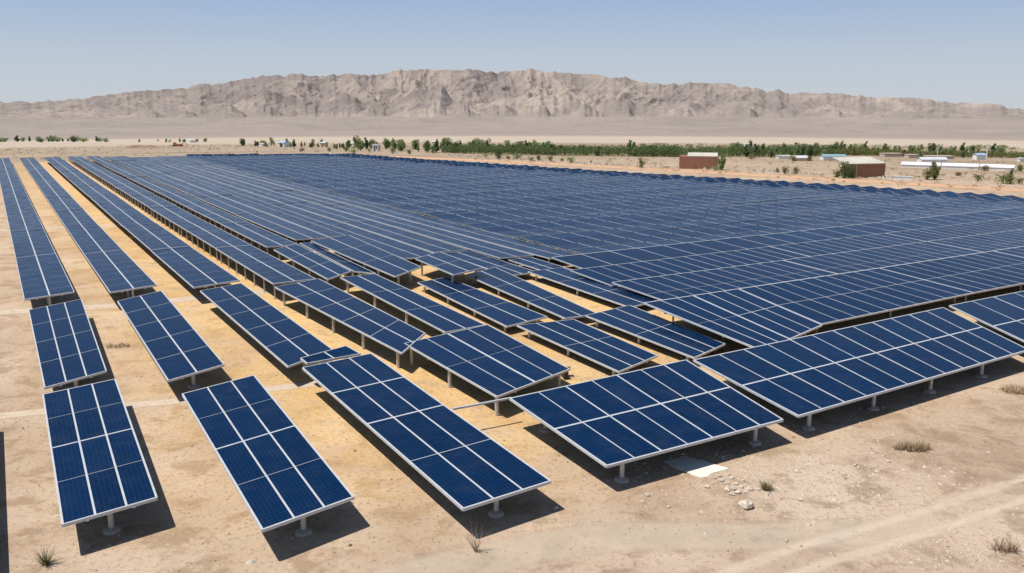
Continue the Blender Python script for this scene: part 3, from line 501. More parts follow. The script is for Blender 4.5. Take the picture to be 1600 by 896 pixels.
def build_mountains():
    az = np.radians(np.linspace(-42, 42, 1300)); rad = np.concatenate([np.linspace(2450, 3550, 40), np.linspace(3560, 5150, 290), np.linspace(5180, 6000, 30)])
    R, A = np.meshgrid(rad, az, indexing='ij')
    arc = A * 4300.
    ca = np.array([c[0] for c in CREST]); ct = np.array([c[1] for c in CREST])
    tan_t = np.interp(np.degrees(az), ca, ct)
    k = np.exp(-np.linspace(-2, 2, 9) ** 2); k /= k.sum()
    tan_t = np.convolve(np.pad(tan_t, 4, mode='edge'), k, 'valid')
    tan_t = tan_t + .0046 * fbm(az * 48, az * 0 + .5, 3, 101) + .0018 * fbm(az * 170, az * 0 + 2.5, 3, 111)
    one = az * 0
    foot = float(drop(np.array(3900.))) + 42
    sm = lambda v, n=21: np.convolve(np.pad(v, n // 2, mode='edge'), np.ones(n) / n, 'valid')
    wx = arc + 90 * fbm(arc / 420, R / 420, 3, 31); wy = R + 90 * fbm(arc / 420, R / 420, 3, 41)
    spur = ridged(wx / 430 + .35 * wy / 430, wy / 900, 3, 3)
    mid = ridged(wx / 170 - .2 * wy / 170, wy / 330, 4, 13)
    det = ridged(wx / 62, wy / 120, 3, 23)
    rough = .50 * spur + .31 * mid + .19 * det
    def rng_(rc, r0, tan_c, amp0):
        Hc = 14 + tan_c * rc
        t = (R - r0[None, :]) / (rc - r0)[None, :]; tc = t.clip(0, 1)
        env = tc ** .92
        amp = amp0 * (1 - tc) ** .7 + .16
        prof = env * (1 - amp * (1 - rough))
        prof = np.where(t > 1, (1 - .16 * (1 - rough)) * (1 - .9 * np.clip(t - 1, 0, 1.1)), prof)
        mx = (((foot + prof * (Hc[None, :] - foot)) - 14) / R).max(0)
        gain = sm((tan_c * rc + 14 - foot) / np.maximum(mx * rc + 14 - foot, 20.), 15)
        return foot + prof * (Hc[None, :] - foot) * gain[None, :], t
    rc = 4750 + 260 * fbm(az * 8, one + 3.3, 3, 5)
    r0 = 3980 + 200 * fbm(az * 14, one + 1.7, 4, 9) - 130 * fbm(az * 45, one + 8.2, 3, 19)
    Zm, tm = rng_(rc, r0, tan_t, .9)
    # lower ranges standing in front of the main one
    zl = (foot - 14) / 4200.
    s1 = np.clip(.42 + .55 * fbm(az * 17, one + 5.1, 4, 121), .12, .80)
    rf = 4330 + 120 * fbm(az * 20, one + 2.2, 3, 125)
    Zf, tf = rng_(rf, rf - 420, zl + (tan_t - zl) * s1, .8)
    s2 = np.clip(.20 + .55 * fbm(az * 30, one + 9.1, 4, 131), .03, .55)
    rg = 4050 + 120 * fbm(az * 25, one + 6.2, 3, 135)
    Zg, tg = rng_(rg, rg - 300, zl + (tan_t - zl) * s2, .8)
    Zm = np.where(tm <= 0, -400, Zm); Zf = np.where(tf <= 0, -400, Zf); Zg = np.where(tg <= 0, -400, Zg)
    Zf = np.where(tf > 1.9, -200, Zf); Zg = np.where(tg > 1.9, -200, Zg)
    Zmm = np.maximum(np.maximum(Zm, Zf), Zg)
    fan_t = ((R - 2450) / (3800. - 2450)).clip(0, 1)
    fan = drop(R) - 3. + (foot + 14 - drop(R) + 3.) * (fan_t ** 1.5) + fan_t * 5 * fbm(arc / 160, R / 700, 4, 61)
    Z = np.where(R > rc[None, :], np.maximum(Zmm, foot - 10), np.maximum(Zmm, fan))
    isfan = np.clip((fan - Zmm + 10 * fbm(arc / 90, R / 120, 4, 91)) / 24 + .55, 0, 1) * (R < rc[None, :])
    front = np.where(Zf > Zm, .45, 0.) + np.where(Zg > np.maximum(Zm, Zf), .8, 0.)
    rough = np.clip(rough + .10 * np.where(front > 0, 1, 0), 0, 1)
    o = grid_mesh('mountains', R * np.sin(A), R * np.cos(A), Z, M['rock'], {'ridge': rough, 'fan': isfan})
    tag(o, kind='structure')
build_mountains()

def ribbon(name, pts, width, mat, z=.004, tail=None, sub=6):
    P = [Vector((p[0], p[1], 0)) for p in pts]
    S = []
    for i in range(len(P) - 1):
        for k in range(sub): S.append(P[i].lerp(P[i + 1], k / sub))
    S.append(P[-1])
    for _ in range(6):
        S = [S[0]] + [(S[i - 1] + S[i] * 2 + S[i + 1]) / 4 for i in range(1, len(S) - 1)] + [S[-1]]
    mb = MB(); L = 0.; prev = None
    for i, p in enumerate(S):
        d = (S[min(i + 1, len(S) - 1)] - S[max(i - 1, 0)]).normalized(); n = Vector((-d.y, d.x, 0))
        w = width if not callable(width) else width(i / (len(S) - 1))
        a = p - n * w / 2; b = p + n * w / 2
        a.z = gz(a.x, a.y) + z; b.z = gz(b.x, b.y) + z
        if prev:
            L2 = L + (p - prev[2]).length
            mb.face([prev[0], a, b, prev[1]], [(L, 0), (L2, 0), (L2, 1), (L, 1)]); L = L2
        prev = (a, b, p)
    o = mb.build(name, mat); tag(o, kind='structure'); return o
ribbon('walkway', TRACK_A, 2.3, M['track'], .004)
ribbon('walkway', TRACK_B, 1.25, M['track'], .006)
ribbon('walkway', TRACK_E, 2.6, M['track'], .006)
ribbon('dirt_track', TRACK_C, 2.6, M['track_rut'], .008)
ribbon('dirt_track', TRACK_D, 2.6, M['track_soft'], .004)
ribbon('service_road', ROAD, 9.0, M['road'], .006)
ribbon('far_road', FARROAD, 9.0, M['farroad'], .35)

# ------------------------------------------------------------------ solar tables
post_mb = MB(); post_mb.tube((0, 0, 0), (0, 0, 1), .09, .09, 12)
POST = post_mb.mesh('post', [M['steel']])
dpost_mb = MB(); dpost_mb.box(-.05, -.05, 0, .05, .05, 1)
DPOST = dpost_mb.mesh('post', [M['steel']])
foot_mb = MB()
for z0, z1, ra, rb in ((-.03, .10, .30, .27), (.10, .145, .27, .14)):
    foot_mb.tube((0, 0, z0), (0, 0, z1), ra, rb, 14)
FOOT = foot_mb.mesh('footing', [M['concrete']])

CELL = .165
def bil(q, s, t):
    return (q[0] * (1 - s) + q[1] * s) * (1 - t) + (q[3] * (1 - s) + q[2] * s) * t

def frame_into(mb, q, nc, nr, cw, rw, ew, mi=0, ci=None):
    ci = mi if ci is None else ci
    e = [(0, 1), (1, 2), (2, 3), (3, 0)]
    for k, (i, j) in enumerate(e):
        mb.bar(q[i], q[j], ew if not isinstance(ew, (tuple, list)) else ew[k], -.085 + .004 * (k % 2), .020 - .003 * (k % 2), mi)
    for i in range(1, nc):
        w = cw(i) if callable(cw) else cw
        if w > 0: mb.bar(bil(q, i / nc, 0), bil(q, i / nc, 1), w, -.02, .013, ci)
    for j in range(1, nr):
        w = rw(j) if callable(rw) else rw
        if w > 0: mb.bar(bil(q, 0, j / nr), bil(q, 1, j / nr), w, -.018, .009, mi)

def module_into(mb, q, i, j, nc, nr, mi=0, jit=0., slab=True):
    t = [bil(q, i / nc, j / nr), bil(q, (i + 1) / nc, j / nr), bil(q, (i + 1) / nc, (j + 1) / nr), bil(q, i / nc, (j + 1) / nr)]
    if jit: t = [p + Vector((0, 0, random.uniform(-jit, jit))) for p in t]
    w = (t[1] - t[0]).length; l = (t[3] - t[0]).length
    nu = max(2, round(w / CELL)); nv = max(2, round(l / CELL / 1.35))
    uv = [(0, 0), (nu, 0), (nu, nv), (0, nv)]
    o = random.randint(0, 40) * 7
    uv = [(a + o, b + o) for a, b in uv]
    if slab: mb.hexa([p - Vector((0, 0, .035)) for p in t], t, mi, uv)
    else: mb.face(t, uv, mi)

def solar_table(q, nc, nr, label, group=None, detail=2, posts=(), cw=.05, rw=.03, ew=.05, beams='t', postmesh=None, feet=True, dull=False):
    q = [Vector(p) for p in q]
    c = sum(q, Vector()) / 4; base = Vector((c.x, c.y, 0))
    root = empty('solar_table', base)
    tag(root, label, 'solar table', group)
    q = [p - base for p in q]
    if detail == 2:
        for j in range(nr):
            for i in range(nc):
                mb = MB(); module_into(mb, q, i, j, nc, nr, 0, .006); mb.build('solar_panel', M['panel'], root)
    else:
        mb = MB()
        for j in range(nr):
            for i in range(nc): module_into(mb, q, i, j, nc, nr, 0, .008, False)
        mb.build('solar_panel', M['panel'], root)
    mb = MB(); frame_into(mb, q, nc, nr, cw, rw, ew, 0, 1 if dull else 0); mb.build('frame', [M['alu_dull'], M['alu']] if dull else M['alu'], root)
    if beams:
        mb = MB()
        for s in ((.25, .75) if beams in 'tb' else (.28, .8)):
            a, b = (bil(q, s, .01), bil(q, s, .99)) if beams == 't' else (bil(q, .01, s), bil(q, .99, s))
            mb.bar(a, b, .09, -.20, -.092)
        mb.build('support_beam', M['steel'], root)
    for s, t in posts:
        p = bil(q, s, t); h = p.z - .19
        o = bpy.data.objects.new('post', postmesh or POST); o.location = (p.x, p.y, 0); o.scale = (1, 1, h)
        link(o, root)
        if feet:
            f = bpy.data.objects.new('footing', FOOT); f.scale = (1, 1, 1 / h); f.rotation_euler = (0, 0, random.uniform(0, 6)); link(f, o)
    return root

def rowposts(L, side, step=3.0, inset=.8):
    n = max(2, int(round((L - 2 * inset) / step)) + 1)
    return [(side, (inset + (L - 2 * inset) * k / (n - 1)) / L) for k in range(n)]

for k, (kind, q, nc, nr, lab) in enumerate(CUSTOM):
    if kind == 'U' and k >= 9:
        q = [Vector(p_) for p_ in q]; q = [q[0].lerp(q[1], .03), q[1].lerp(q[0], .08), q[2].lerp(q[3], .08), q[3].lerp(q[2], .03)]
    Lt = (Vector(q[3]) - Vector(q[0])).length; Ls = (Vector(q[1]) - Vector(q[0])).length
    if kind == 'V':
        n = max(2, round(Ls / 4.7)); pp = [((.12 + .76 * i / (n - 1)) if nc == 7 else (.07 + i * .243) , .07) for i in range(n if nc == 7 else 4)]
        pp += [(s, .85) for s, _ in pp]
        solar_table(q, nc, nr, lab, 'wide solar tables along the front right', 2, pp, cw=lambda i: .075 if i % 2 == 0 else .05, rw=.12, ew=(.08, .07, .09, .08), beams='s')
    else:
        first = k < 3
        cw = .07
        if nc == 2: cwf = .085
        elif nc == 4: cwf = lambda i: .12 if i == 2 else .05
        else: cwf = .07
        rwf = (lambda j: .10 if j == 2 else .022) if first else .036
        if k == 2: rwf = lambda j: .11 if j > 1 else .04
        if k == 4: rwf = .02
        if k in (0, 1, 2, 5, 6, 7): pp = [(.5, .06 if k != 2 else .05), (.5, .36), (.5, .66), (.5, .95)]
        elif k == 3: pp = [(.5, .5)]
        elif k in (4,): pp = [(.035, .03), (.035, .5), (.035, .95), (.93, .06), (.93, .5), (.93, .95)]
        elif k == 12: pp = [(.3, .05), (.75, .05)] + rowposts(Lt, .08, 3.)[1:]
        else: pp = rowposts(Lt, .10, 5.) + rowposts(Lt, .9, 6.)
        solar_table(q, nc, nr, lab, 'solar tables on the near side of the field', 2, pp, cw=cwf, rw=rwf, ew=.07 if first else .06, beams='t', feet=k in (0, 1, 2, 5, 6, 7))

# one more table just outside the left edge, its shadow reaches into view
q = [W(27.2, -4.75, 1.1), W(27.2, -1.36, 1.1), W(42.2, -1.36, 1.3), W(42.2, -4.75, 1.3)]
solar_table(q, 3, 4, 'solar table at the left border whose dark shadow just enters the picture', None, 2, [(.5, .06), (.5, .6), (.5, .95)], cw=.1, rw=.05, ew=.09)

# --- the rest of the field, laid out on its two axes
def uend(v): return float(np.interp(v, [0, 20, 47], [247, 245, 244]))
def vedge(u): return float(np.interp(u, [20, 69, 91, 119, 165, 225, 244], [141, 128, 122, 113, 99, 84.6, 47]))
FIELD = []      # (distance, kwargs)
def add(q, **kw):
    c = sum((Vector(p) for p in q), Vector()) / 4
    FIELD.append((c.length, q, kw))
STRIPNAMES = ['leftmost', 'second', 'third', 'fourth', 'fifth', 'sixth', 'seventh', 'eighth', 'ninth', 'tenth']
strips = [(.95, 4.0, 65.5), (6.15, 9.25, 64.8), (11.5, 14.85, 63.8), (16.6, 19.9, 61.6), (20.8, 23.8, 78.2), (24.65, 28.1, 82.), (28.2, 30.1, 82.6),
          (30.25, 33.85, 68.9), (34.0, 37.5, 70.5), (37.65, 41.1, 64.6), (41.3, 44.85, 62.2)]
for si, (v0, v1, us) in enumerate(strips):
    u = us; n = 0
    while u < uend(v0) - 6:
        L = 18.4 if si < 5 else 24.
        u1 = min(u + L, uend(v0))
        if uend(v0) - u1 < 7: u1 = uend(v0)
        h = 1.25 + random.uniform(-.03, .03) + (.10 if si in (3, 4) else 0) - (.12 if si in (5, 6) else .42 if si > 6 else 0)
        dl = random.uniform(-.04, .04)
        tl = .10 if si < 3 else -.06
        skew = .45 if n == 0 and si < 4 else 0
        if n == 0 and si < 4: u0 = u - .4
        else: u0 = u
        q = [W(u0, v0, h + dl), W(u0 + skew, v1, h + tl + dl), W(u1 - .12, v1, h + tl - dl), W(u1 - .12, v0, h - dl)]
        name = STRIPNAMES[min(si, 9)]
        if n == 0 and si < 5: lab = f'nearest solar table of the {name} long row from the left, beyond the pale walkway' if si < 3 else f'nearest solar table of the {name} long row from the left, posts showing below'
        elif si < 5: lab = f'solar table in the {name} long two column row from the left, running to the horizon'
        else: lab = 'greyish blue solar table in the packed rows right of the last dark gap'
        grp = f'solar tables of the {name} long row from the left' if si < 5 else 'solar tables in the packed left middle of the field'
        pp = rowposts(u1 - u0, .5 if si < 3 else .09, 3.) if si < 7 else rowposts(u1 - u0, .1, 8.)
        add(q, nc=2 if v1 - v0 > 2.5 else 1, nr=8 if si < 5 else 6, label=lab, group=grp, posts=pp, cw=.10 if si < 5 else .07, rw=(lambda j: .024), ew=(.08, .05, .04, .05) if si < 5 else (.06, .04, .03, .05), beams='t', feet=False, postmesh=DPOST)
        u = u1; n += 1

def wav(p): return .05 * math.sin(p.dot(UD) * .55 + 1.7 * math.sin(p.dot(VD) * .13)) + .05 * math.sin(p.dot(VD) * .42 + p.dot(UD) * .21)
def vrow(u0, u1, v0, v1max, step, colw, h0, h1, nr, rw, ew, label, group, cwv, jit=0., firstskew=None, tiltv=False):
    v = v0; n = 0
    while v < v1max - 2:
        ncol = max(2, int(round(step / colw * random.uniform(.8, 1.15))))
        g0 = math.ceil((v - 45.) / colw + .3)
        vv = min(45. + (g0 + ncol - 1) * colw, v1max)
        if tiltv and v < v1max - 6.3 < vv: vv = 45. + math.floor((v1max - 6.3 - 45.) / colw) * colw
        if vv <= v + 1: vv = v1max
        if v1max - vv < (5 if not tiltv else 1): vv = v1max
        dz = random.uniform(-jit, jit); dz2 = random.uniform(-jit, jit)
        gap = .04 if tiltv else .10
        ha, hb = h0, h1
        if tiltv:
            k_ = .75 if vv >= v1max - .01 else .10
            ha, hb = .86 - .32 * k_, .86 + .32 * k_
        q = [W(u0, v, ha + dz), W(u0, vv - gap, ha + dz2), W(u1, vv - gap, hb + dz2), W(u1, v, hb + dz)]
        if tiltv: q = [p_ + Vector((0, 0, wav(p_))) for p_ in q]
        if n == 0 and firstskew: q[0] = W(u0 + firstskew[0], v + firstskew[1], h0 + dz)
        nc = max(2, round((vv - v) / colw))
        m = max(2, int((vv - v) / 5))
        pp = [(.04 + .92 * i / (m - 1), .12) for i in range(m)] + [(.04 + .92 * i / (m - 1), .85) for i in range(m)]
        add(q, nc=nc, nr=nr, label=label, group=group, posts=pp if h1 > 0 else (), cw=cwv, rw=rw, ew=ew, beams='s', feet=False, postmesh=DPOST, dull=tiltv)
        v = vv; n += 1
def fr(v): return min(v, 150)
# the row right behind the wide front tables
add([W(32.0, 34.95, .95), W(32.4, 37.95, .95), W(42.05, 39.4, 1.5), W(42.05, 35.25, 1.5)], nc=3, nr=2, label='solar table left of the notch where bare sand shows behind the wide front table', group=None, posts=[(.2, .1), (.8, .1), (.2, .8), (.8, .8)], cw=.06, rw=.02, ew=(.08, .06, .12, .08), beams='s', feet=False, postmesh=DPOST)
add([W(32.5, 38.05, .95), W(33.7, 42.2, .95), W(42.05, 43.6, 1.5), W(42.05, 39.5, 1.5)], nc=3, nr=2, label='solar table with a slanted near edge at the start of the dark slot', group=None, posts=[(.2, .2), (.8, .1), (.2, .8), (.8, .8)], cw=.06, rw=.06, ew=(.08, .06, .12, .06), beams='s', feet=False, postmesh=DPOST)
vrow(34.3, 42.05, 43.7, 112, 19, 1.55, .98, 1.5, 2, .05, (.08, .05, .14, .05), 'solar table in the second row on the right, above the dark slot of shade', 'solar tables of the second row on the right', lambda i: .036, .03, (-.5, -1.4))
vrow(42.4, 50.3, 39.0, 120, 18, 1.55, .66, 1.00, 2, .03, (.07, .05, .10, .05), 'solar table in the third row on the right, just past the long white crossline', 'solar tables of the third row on the right', lambda i: .038, .02)
vrow(50.6, 56.1, 39.2, 126, 20, 1.55, .70, .98, 1, 0, (.07, .05, .09, .05), 'solar table in the fourth row on the right of the field', 'solar tables of the fourth row on the right', lambda i: .042, .02)
vrow(56.4, 61.8, 41.2, 130, 22, 3.1, .72, .98, 1, 0, (.08, .05, .13, .05), 'solar table in the fifth row on the right of the field', 'solar tables of the fifth row on the right', lambda i: .06, .02)
u = 62.1; k = 0
while u < 243:
    ve = vedge(u)
    ve += random.uniform(-.3, .3)
    vrow(u, u + 2.68, 45.0, ve, 25, 3.1, .72, 1.42, 1, 0, (.02, .065, .02 if k % 3 else .09, .02),
         'dark blue tilted solar table in the dense middle and right of the field', 'tilted solar tables in the dense middle and right of the field', lambda i: .06, .012, None, True)
    u += 2.85; k += 1

FIELD.sort(key=lambda e: e[0])
NEAR_MAX = 300 - len(CUSTOM) - 1
for d, q, kw in FIELD[:NEAR_MAX]:
    solar_table(q, detail=2 if d < 75 else 1, **kw)
if len(FIELD) > NEAR_MAX:
    mb = MB()
    for d, q, kw in FIELD[NEAR_MAX:]:
        q = [Vector(p) for p in q]
        for j in range(kw['nr']):
            for i in range(kw['nc']): module_into(mb, q, i, j, kw['nc'], kw['nr'], 0, .008, False)
        frame_into(mb, q, kw['nc'], kw['nr'], kw['cw'], kw['rw'], kw['ew'], 1, 3)
        for s, t in kw['posts']:
            p = bil(q, s, t); mb.box(p.x - .05, p.y - .05, 0, p.x + .05, p.y + .05, p.z - .09, 2)
    o = mb.build('far_solar_tables', [M['panel'], M['alu_dull'], M['steel'], M['alu']])
    tag(o, 'mass of grey blue solar tables at the far end of the field', 'solar tables', kind='stuff')

# loose fittings between the tables
mb = MB(); mb.bar((*RAIL[0][:2], 0), (*RAIL[1][:2], 0), .10, 1.11, 1.19)
tag(mb.build('connecting_rail', M['alu']), 'thin white rail bridging the long middle table and the four column table', 'rail')
mb = MB()
p = W(35.8, 24.75)
mb.hexa([p + UD * a + VD * b for a, b in ((-.5, -.35), (-.5, -.1), (.6, .3), (.6, .05))][::-1], [p + UD * a + VD * b + Vector((0, 0, .40)) for a, b in ((-.5, -.35), (-.5, -.1), (.6, .3), (.6, .05))][::-1])
mb.box(p.x - .08, p.y - .08, .40, p.x + .30, p.y + .25, .47)
tag(mb.build('cable_box', M['dark']), 'dark cable box standing in the golden gap right of the four column table', 'box')

# ------------------------------------------------------------------ foreground bits
mb = MB()
P = [Vector(p) for p in PAD]; c = sum(P, Vector()) / 4
ring = []
for i in range(4):
    a, b = P[i], P[(i + 1) % 4]
    for k in range(5):
        q = a.lerp(b, k / 5); q = c + (q - c) * (1 + random.uniform(-.10, .06)); ring.append(q)
if sum((ring[i].x * ring[(i + 1) % 20].y - ring[(i + 1) % 20].x * ring[i].y) for i in range(20)) < 0: ring.reverse()
mb.face([p + Vector((0, 0, .025)) for p in ring])
for i in range(20):
    a, b = ring[i], ring[(i + 1) % 20]; z = Vector((0, 0, .025)); mb.face([a, b, b + z, a + z])
tag(mb.build('concrete_pad', M['pad']), 'pale concrete pad on the ground in front of the wide right table', 'pad')

def rock_mesh(r, seed, flat=.6):
    rnd = random.Random(seed); mb = MB(); n = 7; rings = []
    for j, ph in enumerate((-.5, .1, .65, 1.2)):
        rings.append([Vector((math.cos(2 * math.pi * i / n) * math.cos(ph), math.sin(2 * math.pi * i / n) * math.cos(ph), math.sin(ph) * flat)) * r * rnd.uniform(.75, 1.2) for i in range(n)])
    for a, b in zip(rings, rings[1:]):
        for i in range(n):
            j = (i + 1) % n; mb.face([a[i], a[j], b[j], b[i]])
    mb.face(rings[-1])
    return mb.mesh('stone', [M['stone']])
x, y, z = STONE_BIG[0]
o = bpy.data.objects.new('stone', rock_mesh(.26, 3, .8)); o.location = (x, y, .07); link(o)
tag(o, 'largest white stone, alone on the sand below the rubble patch', 'stone')
RM = [rock_mesh(.12, s) for s in range(5)]
for k, (x, y, z) in enumerate(STONE_PILE):
    o = bpy.data.objects.new('stone', RM[k % 5]); o.location = (x, y, .03); o.rotation_euler = (0, 0, random.uniform(0, 6))
    s = random.uniform(.6, 1.25) if k < 20 else random.uniform(.4, .8); o.scale = (s, s, s * .8); link(o)
    tag(o, 'pale fist sized stone in the patch of rubble in front of the concrete pad', 'stone', 'pale stones scattered before the concrete pad')
# grit: countless small pebbles lying on the open ground
mb = MB()
def pebble(x, y, r, mi=0):
    a = random.uniform(0, 6); pts = []
    for i in range(5):
        t = a + i * 1.2566; k = r * random.uniform(.7, 1.2); pts.append(Vector((x + math.cos(t) * k, y + math.sin(t) * k * .85, -.004)))
    tip = Vector((x + random.uniform(-.3, .3) * r, y + random.uniform(-.3, .3) * r, r * random.uniform(.5, .9)))
    for i in range(5): mb.face([pts[i], pts[(i + 1) % 5], tip], None, mi)
for _ in range(1500):
    x = random.gauss(10.6, 3.4); y = random.gauss(30.6, 1.9); pebble(x, y, min(.12, random.lognormvariate(-3.3, .45)))
for _ in range(900):
    x = random.gauss(15.5, 2.2); y = random.gauss(25.0, 1.0); pebble(x, y, random.lognormvariate(-3.5, .4))
for _ in range(11000):
    x = random.uniform(-24, 27); y = random.uniform(22, 46); pebble(x, y, random.lognormvariate(-3.75, .5), random.choice((0, 1, 1, 2)))
tag(mb.build('gravel', [M['stone'], M['clod'], M['clod_dark']]), 'small pale pebbles strewn over the sandy foreground', 'gravel', kind='stuff')

def blades(name, n, h, spread, mats, lean=.6, w=.012, twist=3, loc=(0, 0, 0)):
    mb = MB()
    for i in range(n):
        a = random.uniform(0, 2 * math.pi); b0 = Vector((math.cos(a), math.sin(a), 0)) * random.uniform(0, spread * .25)
        L = h * random.uniform(.45, 1.1); d = Vector((math.cos(a) * lean * random.uniform(.2, 1.2), math.sin(a) * lean * random.uniform(.2, 1.2), 1)).normalized()
        side = Vector((-d.y, d.x, 0)).normalized() * w * random.uniform(.7, 1.3)
        pts = [b0]; p = b0.copy()
        for s in range(twist):
            d = (d + Vector((random.uniform(-.25, .25), random.uniform(-.25, .25), -.10))).normalized(); p = p + d * L / twist; pts.append(p.copy())
        mi = random.randrange(len(mats))
        for s in range(twist):
            k0 = 1 - s / twist; k1 = 1 - (s + 1) / twist * .9
            mb.face([pts[s] - side * k0, pts[s] + side * k0, pts[s + 1] + side * k1, pts[s + 1] - side * k1], None, mi)
    return mb.build(name, mats, None, loc)
s = SCRUB
def low_scrub(loc, rx, ry, n, mats, h=.25):
    mb = MB()
    for i in range(n):
        a = random.uniform(0, 6.28); k = math.sqrt(random.random()); b = Vector((math.cos(a) * rx * k, math.sin(a) * ry * k, 0))
        for t in range(5):
            d = Vector((random.uniform(-1, 1), random.uniform(-1, 1), random.uniform(.4, 1.3))).normalized(); L = h * random.uniform(.5, 1.2); sd = Vector((-d.y, d.x, 0)).normalized() * .010
            e = b + d * L; mi = random.randrange(len(mats)); mb.face([b - sd, b + sd, e + sd * .3, e - sd * .3], None, mi)
            d2 = (d + Vector((random.uniform(-.8, .8), random.uniform(-.8, .8), .1))).normalized(); m_ = b.lerp(e, .6); e2 = m_ + d2 * L * .5
            mb.face([m_ - sd * .6, m_ + sd * .6, e2 + sd * .2, e2 - sd * .2], None, mi)
    return mb.build('dry_scrub', mats, None, loc)
tag(low_scrub(s[0], .75, .28, 190, [M['straw'], M['twig']], .30), 'low straw coloured scrub on the open sand at the right', 'scrub')
tag(low_scrub(s[1], .16, .12, 34, [M['straw'], M['grass']], .34), 'small dry tuft beside the pale rubble patch', 'scrub')
tag(blades('dry_twig', 34, 1.15, .25, [M['straw'], M['twig']], .38, .011, 4, s[2]), 'tall dry straw coloured twig in front of the long middle table', 'twig')
tag(blades('grass_tuft', 120, .62, .35, [M['grass'], M['grass'], M['straw']], .95, .012, 3, s[3]), 'green grass tuft at the bottom left corner', 'grass tuft')
tag(low_scrub(s[4], .45, .20, 26, [M['twig']], .42), 'bare brown branching twig at the bottom right corner', 'twig')
tag(low_scrub(s[5], .9, .5, 150, [M['straw'], M['twig']], .28), 'faint dry scrub at the right edge past the table posts', 'scrub')
tag(low_scrub((-23.4, 49.2, 0), .7, .5, 70, [M['grass'], M['straw']], .16), 'low dull scrub beside the upper walkway at the far left', 'scrub')

# ------------------------------------------------------------------ trees and shrubs
def crown(h, w, n, size, shape, mats, seed):
    rnd = random.Random(seed); mb = MB(); clumps = []
    for i in range(11 if shape != 'bush' else 9):
        t = rnd.random()
        if shape == 'poplar': z = h * (.12 + .86 * t); rad = w * .5 * (1 - abs(t - .4) ** 1.5) * .55
        elif shape == 'bush': z = h * (.12 + .68 * t); rad = w * .34
        else: z = h * (.18 + .74 * t); rad = w * .5 * (1 - (2 * t - .9) ** 2 * .55) * .6
        a = rnd.uniform(0, 6.28); k = math.sqrt(rnd.random()) * rad
        clumps.append((Vector((math.cos(a) * k, math.sin(a) * k, z)), (w if shape != 'poplar' else w * .9) * rnd.uniform(.16, .30)))
    for i in range(n):
        c, r = clumps[i % len(clumps)]
        d = Vector((rnd.gauss(0, 1), rnd.gauss(0, 1), rnd.gauss(0, 1))).normalized() * r * rnd.uniform(.45, 1.1)
        if shape == 'poplar': d.z *= 2.0
        p = c + d; p.z = max(p.z, .02)
        a = Vector((rnd.uniform(-1, 1), rnd.uniform(-1, 1), rnd.uniform(-1, 1))).normalized() * size * rnd.uniform(.6, 1.3)
        b = a.cross(Vector((rnd.uniform(-1, 1), rnd.uniform(-1, 1), rnd.uniform(-1, 1)))).normalized() * size * rnd.uniform(.4, .8)
        mb.face([p - a, p - b, p + a, p + b])
    return mb.mesh('crown', mats)
def trunk(h, w, seed):
    rnd = random.Random(seed); mb = MB()
    mb.tube((0, 0, -.1), (0, 0, h * .8), w * .05 + .02, .012, 6)
    for k in range(4):
        a = rnd.uniform(0, 6.28); z = h * rnd.uniform(.22, .5)
        mb.tube((0, 0, z), (math.cos(a) * w * .32, math.sin(a) * w * .32, z + h * .22), w * .022 + .008, .006, 5)
    return mb.mesh('trunk', [M['bark']])
PROTO = {}
for key, (shape, h, w, n, mats) in dict(tree0=('round', 1, .72, 420, 'leaf'), tree1=('round', 1, .60, 420, 'leaf_dark'), tree2=('poplar', 1, .42, 420, 'leaf_dark'), tree3=('round', 1, .85, 420, 'leaf'), tree4=('poplar', 1, .5, 420, 'leaf'),
        bush0=('bush', 1, 1., 420, 'leaf_olive'), bush1=('bush', 1, .95, 420, 'leaf_dark'), bush2=('bush', 1, 1.1, 420, 'leaf'), bush3=('bush', 1, 1., 380, 'rust'), pop=('poplar', 1, .46, 800, 'leaf')).items():
    PROTO[key] = (crown(h, w, n, .055 if key != 'pop' else .04, shape, [M[mats]], hash(key) % 1000 if False else sum(map(ord, key))), trunk(h, w, sum(map(ord, key)) + 5))
def plant(name, key, loc, sx, sz, label, cat, group=None):
    root = empty(name, loc); tag(root, label, cat, group)
    root.rotation_euler = (0, 0, random.uniform(0, 6.28)); root.scale = (sx, sx, sz)
    cr, tr = PROTO[key]
    link(bpy.data.objects.new('crown', cr), root); link(bpy.data.objects.new('trunk', tr), root)
    return root
ZL = {1: ('small dark tree in the thin line of trees at the left of the village', 'trees in the thin line left of the village'),
      2: ('green tree around the white box building beyond the field', 'trees around the white box building'),
      3: ('leafy green tree in the dense dark belt beyond the middle of the field', 'trees in the dense belt beyond the field'),
      4: ('low green tree in the belt beside the orchard', 'low trees by the orchard'),
      5: ('taller dark tree rising above the orchard hedge', 'taller trees above the orchard'),
      6: ('bushy tree right of the first brown hut', 'bushy trees right of the first hut'),
      7: ('small tree behind the second brown hut', 'small trees behind the second hut'),
      8: ('grey green tree in the distant belt at the right', 'trees in the distant right belt'),
      9: ('tiny far tree on the pale plain at the right', 'tiny trees on the far plain'),
      10: ('tiny dark tree in the far line at the left edge', 'trees in the far left line'),
      11: ('tiny tree on the plain by the orange digger', 'tiny trees by the orange digger')}
FARSCRUB = [q_ for q_ in TREES if q_[4] == 9]
for x, y, z, h, zone in TREES:
    if zone == 9: continue
    if zone == 10: key = random.choice(['bush1', 'bush2', 'tree1'])
    elif zone in (4, 9, 11): key = random.choice(['bush1', 'tree0', 'tree1'])
    else: key = random.choice(['tree0', 'tree1', 'tree2', 'tree3', 'tree1', 'tree4'])
    wf = random.uniform(1.0, 1.5) if zone not in (10,) else random.uniform(1.1, 1.9)
    plant('tree', key, (x, y, z), h * wf, h, ZL[zone][0], 'tree', ZL[zone][1])
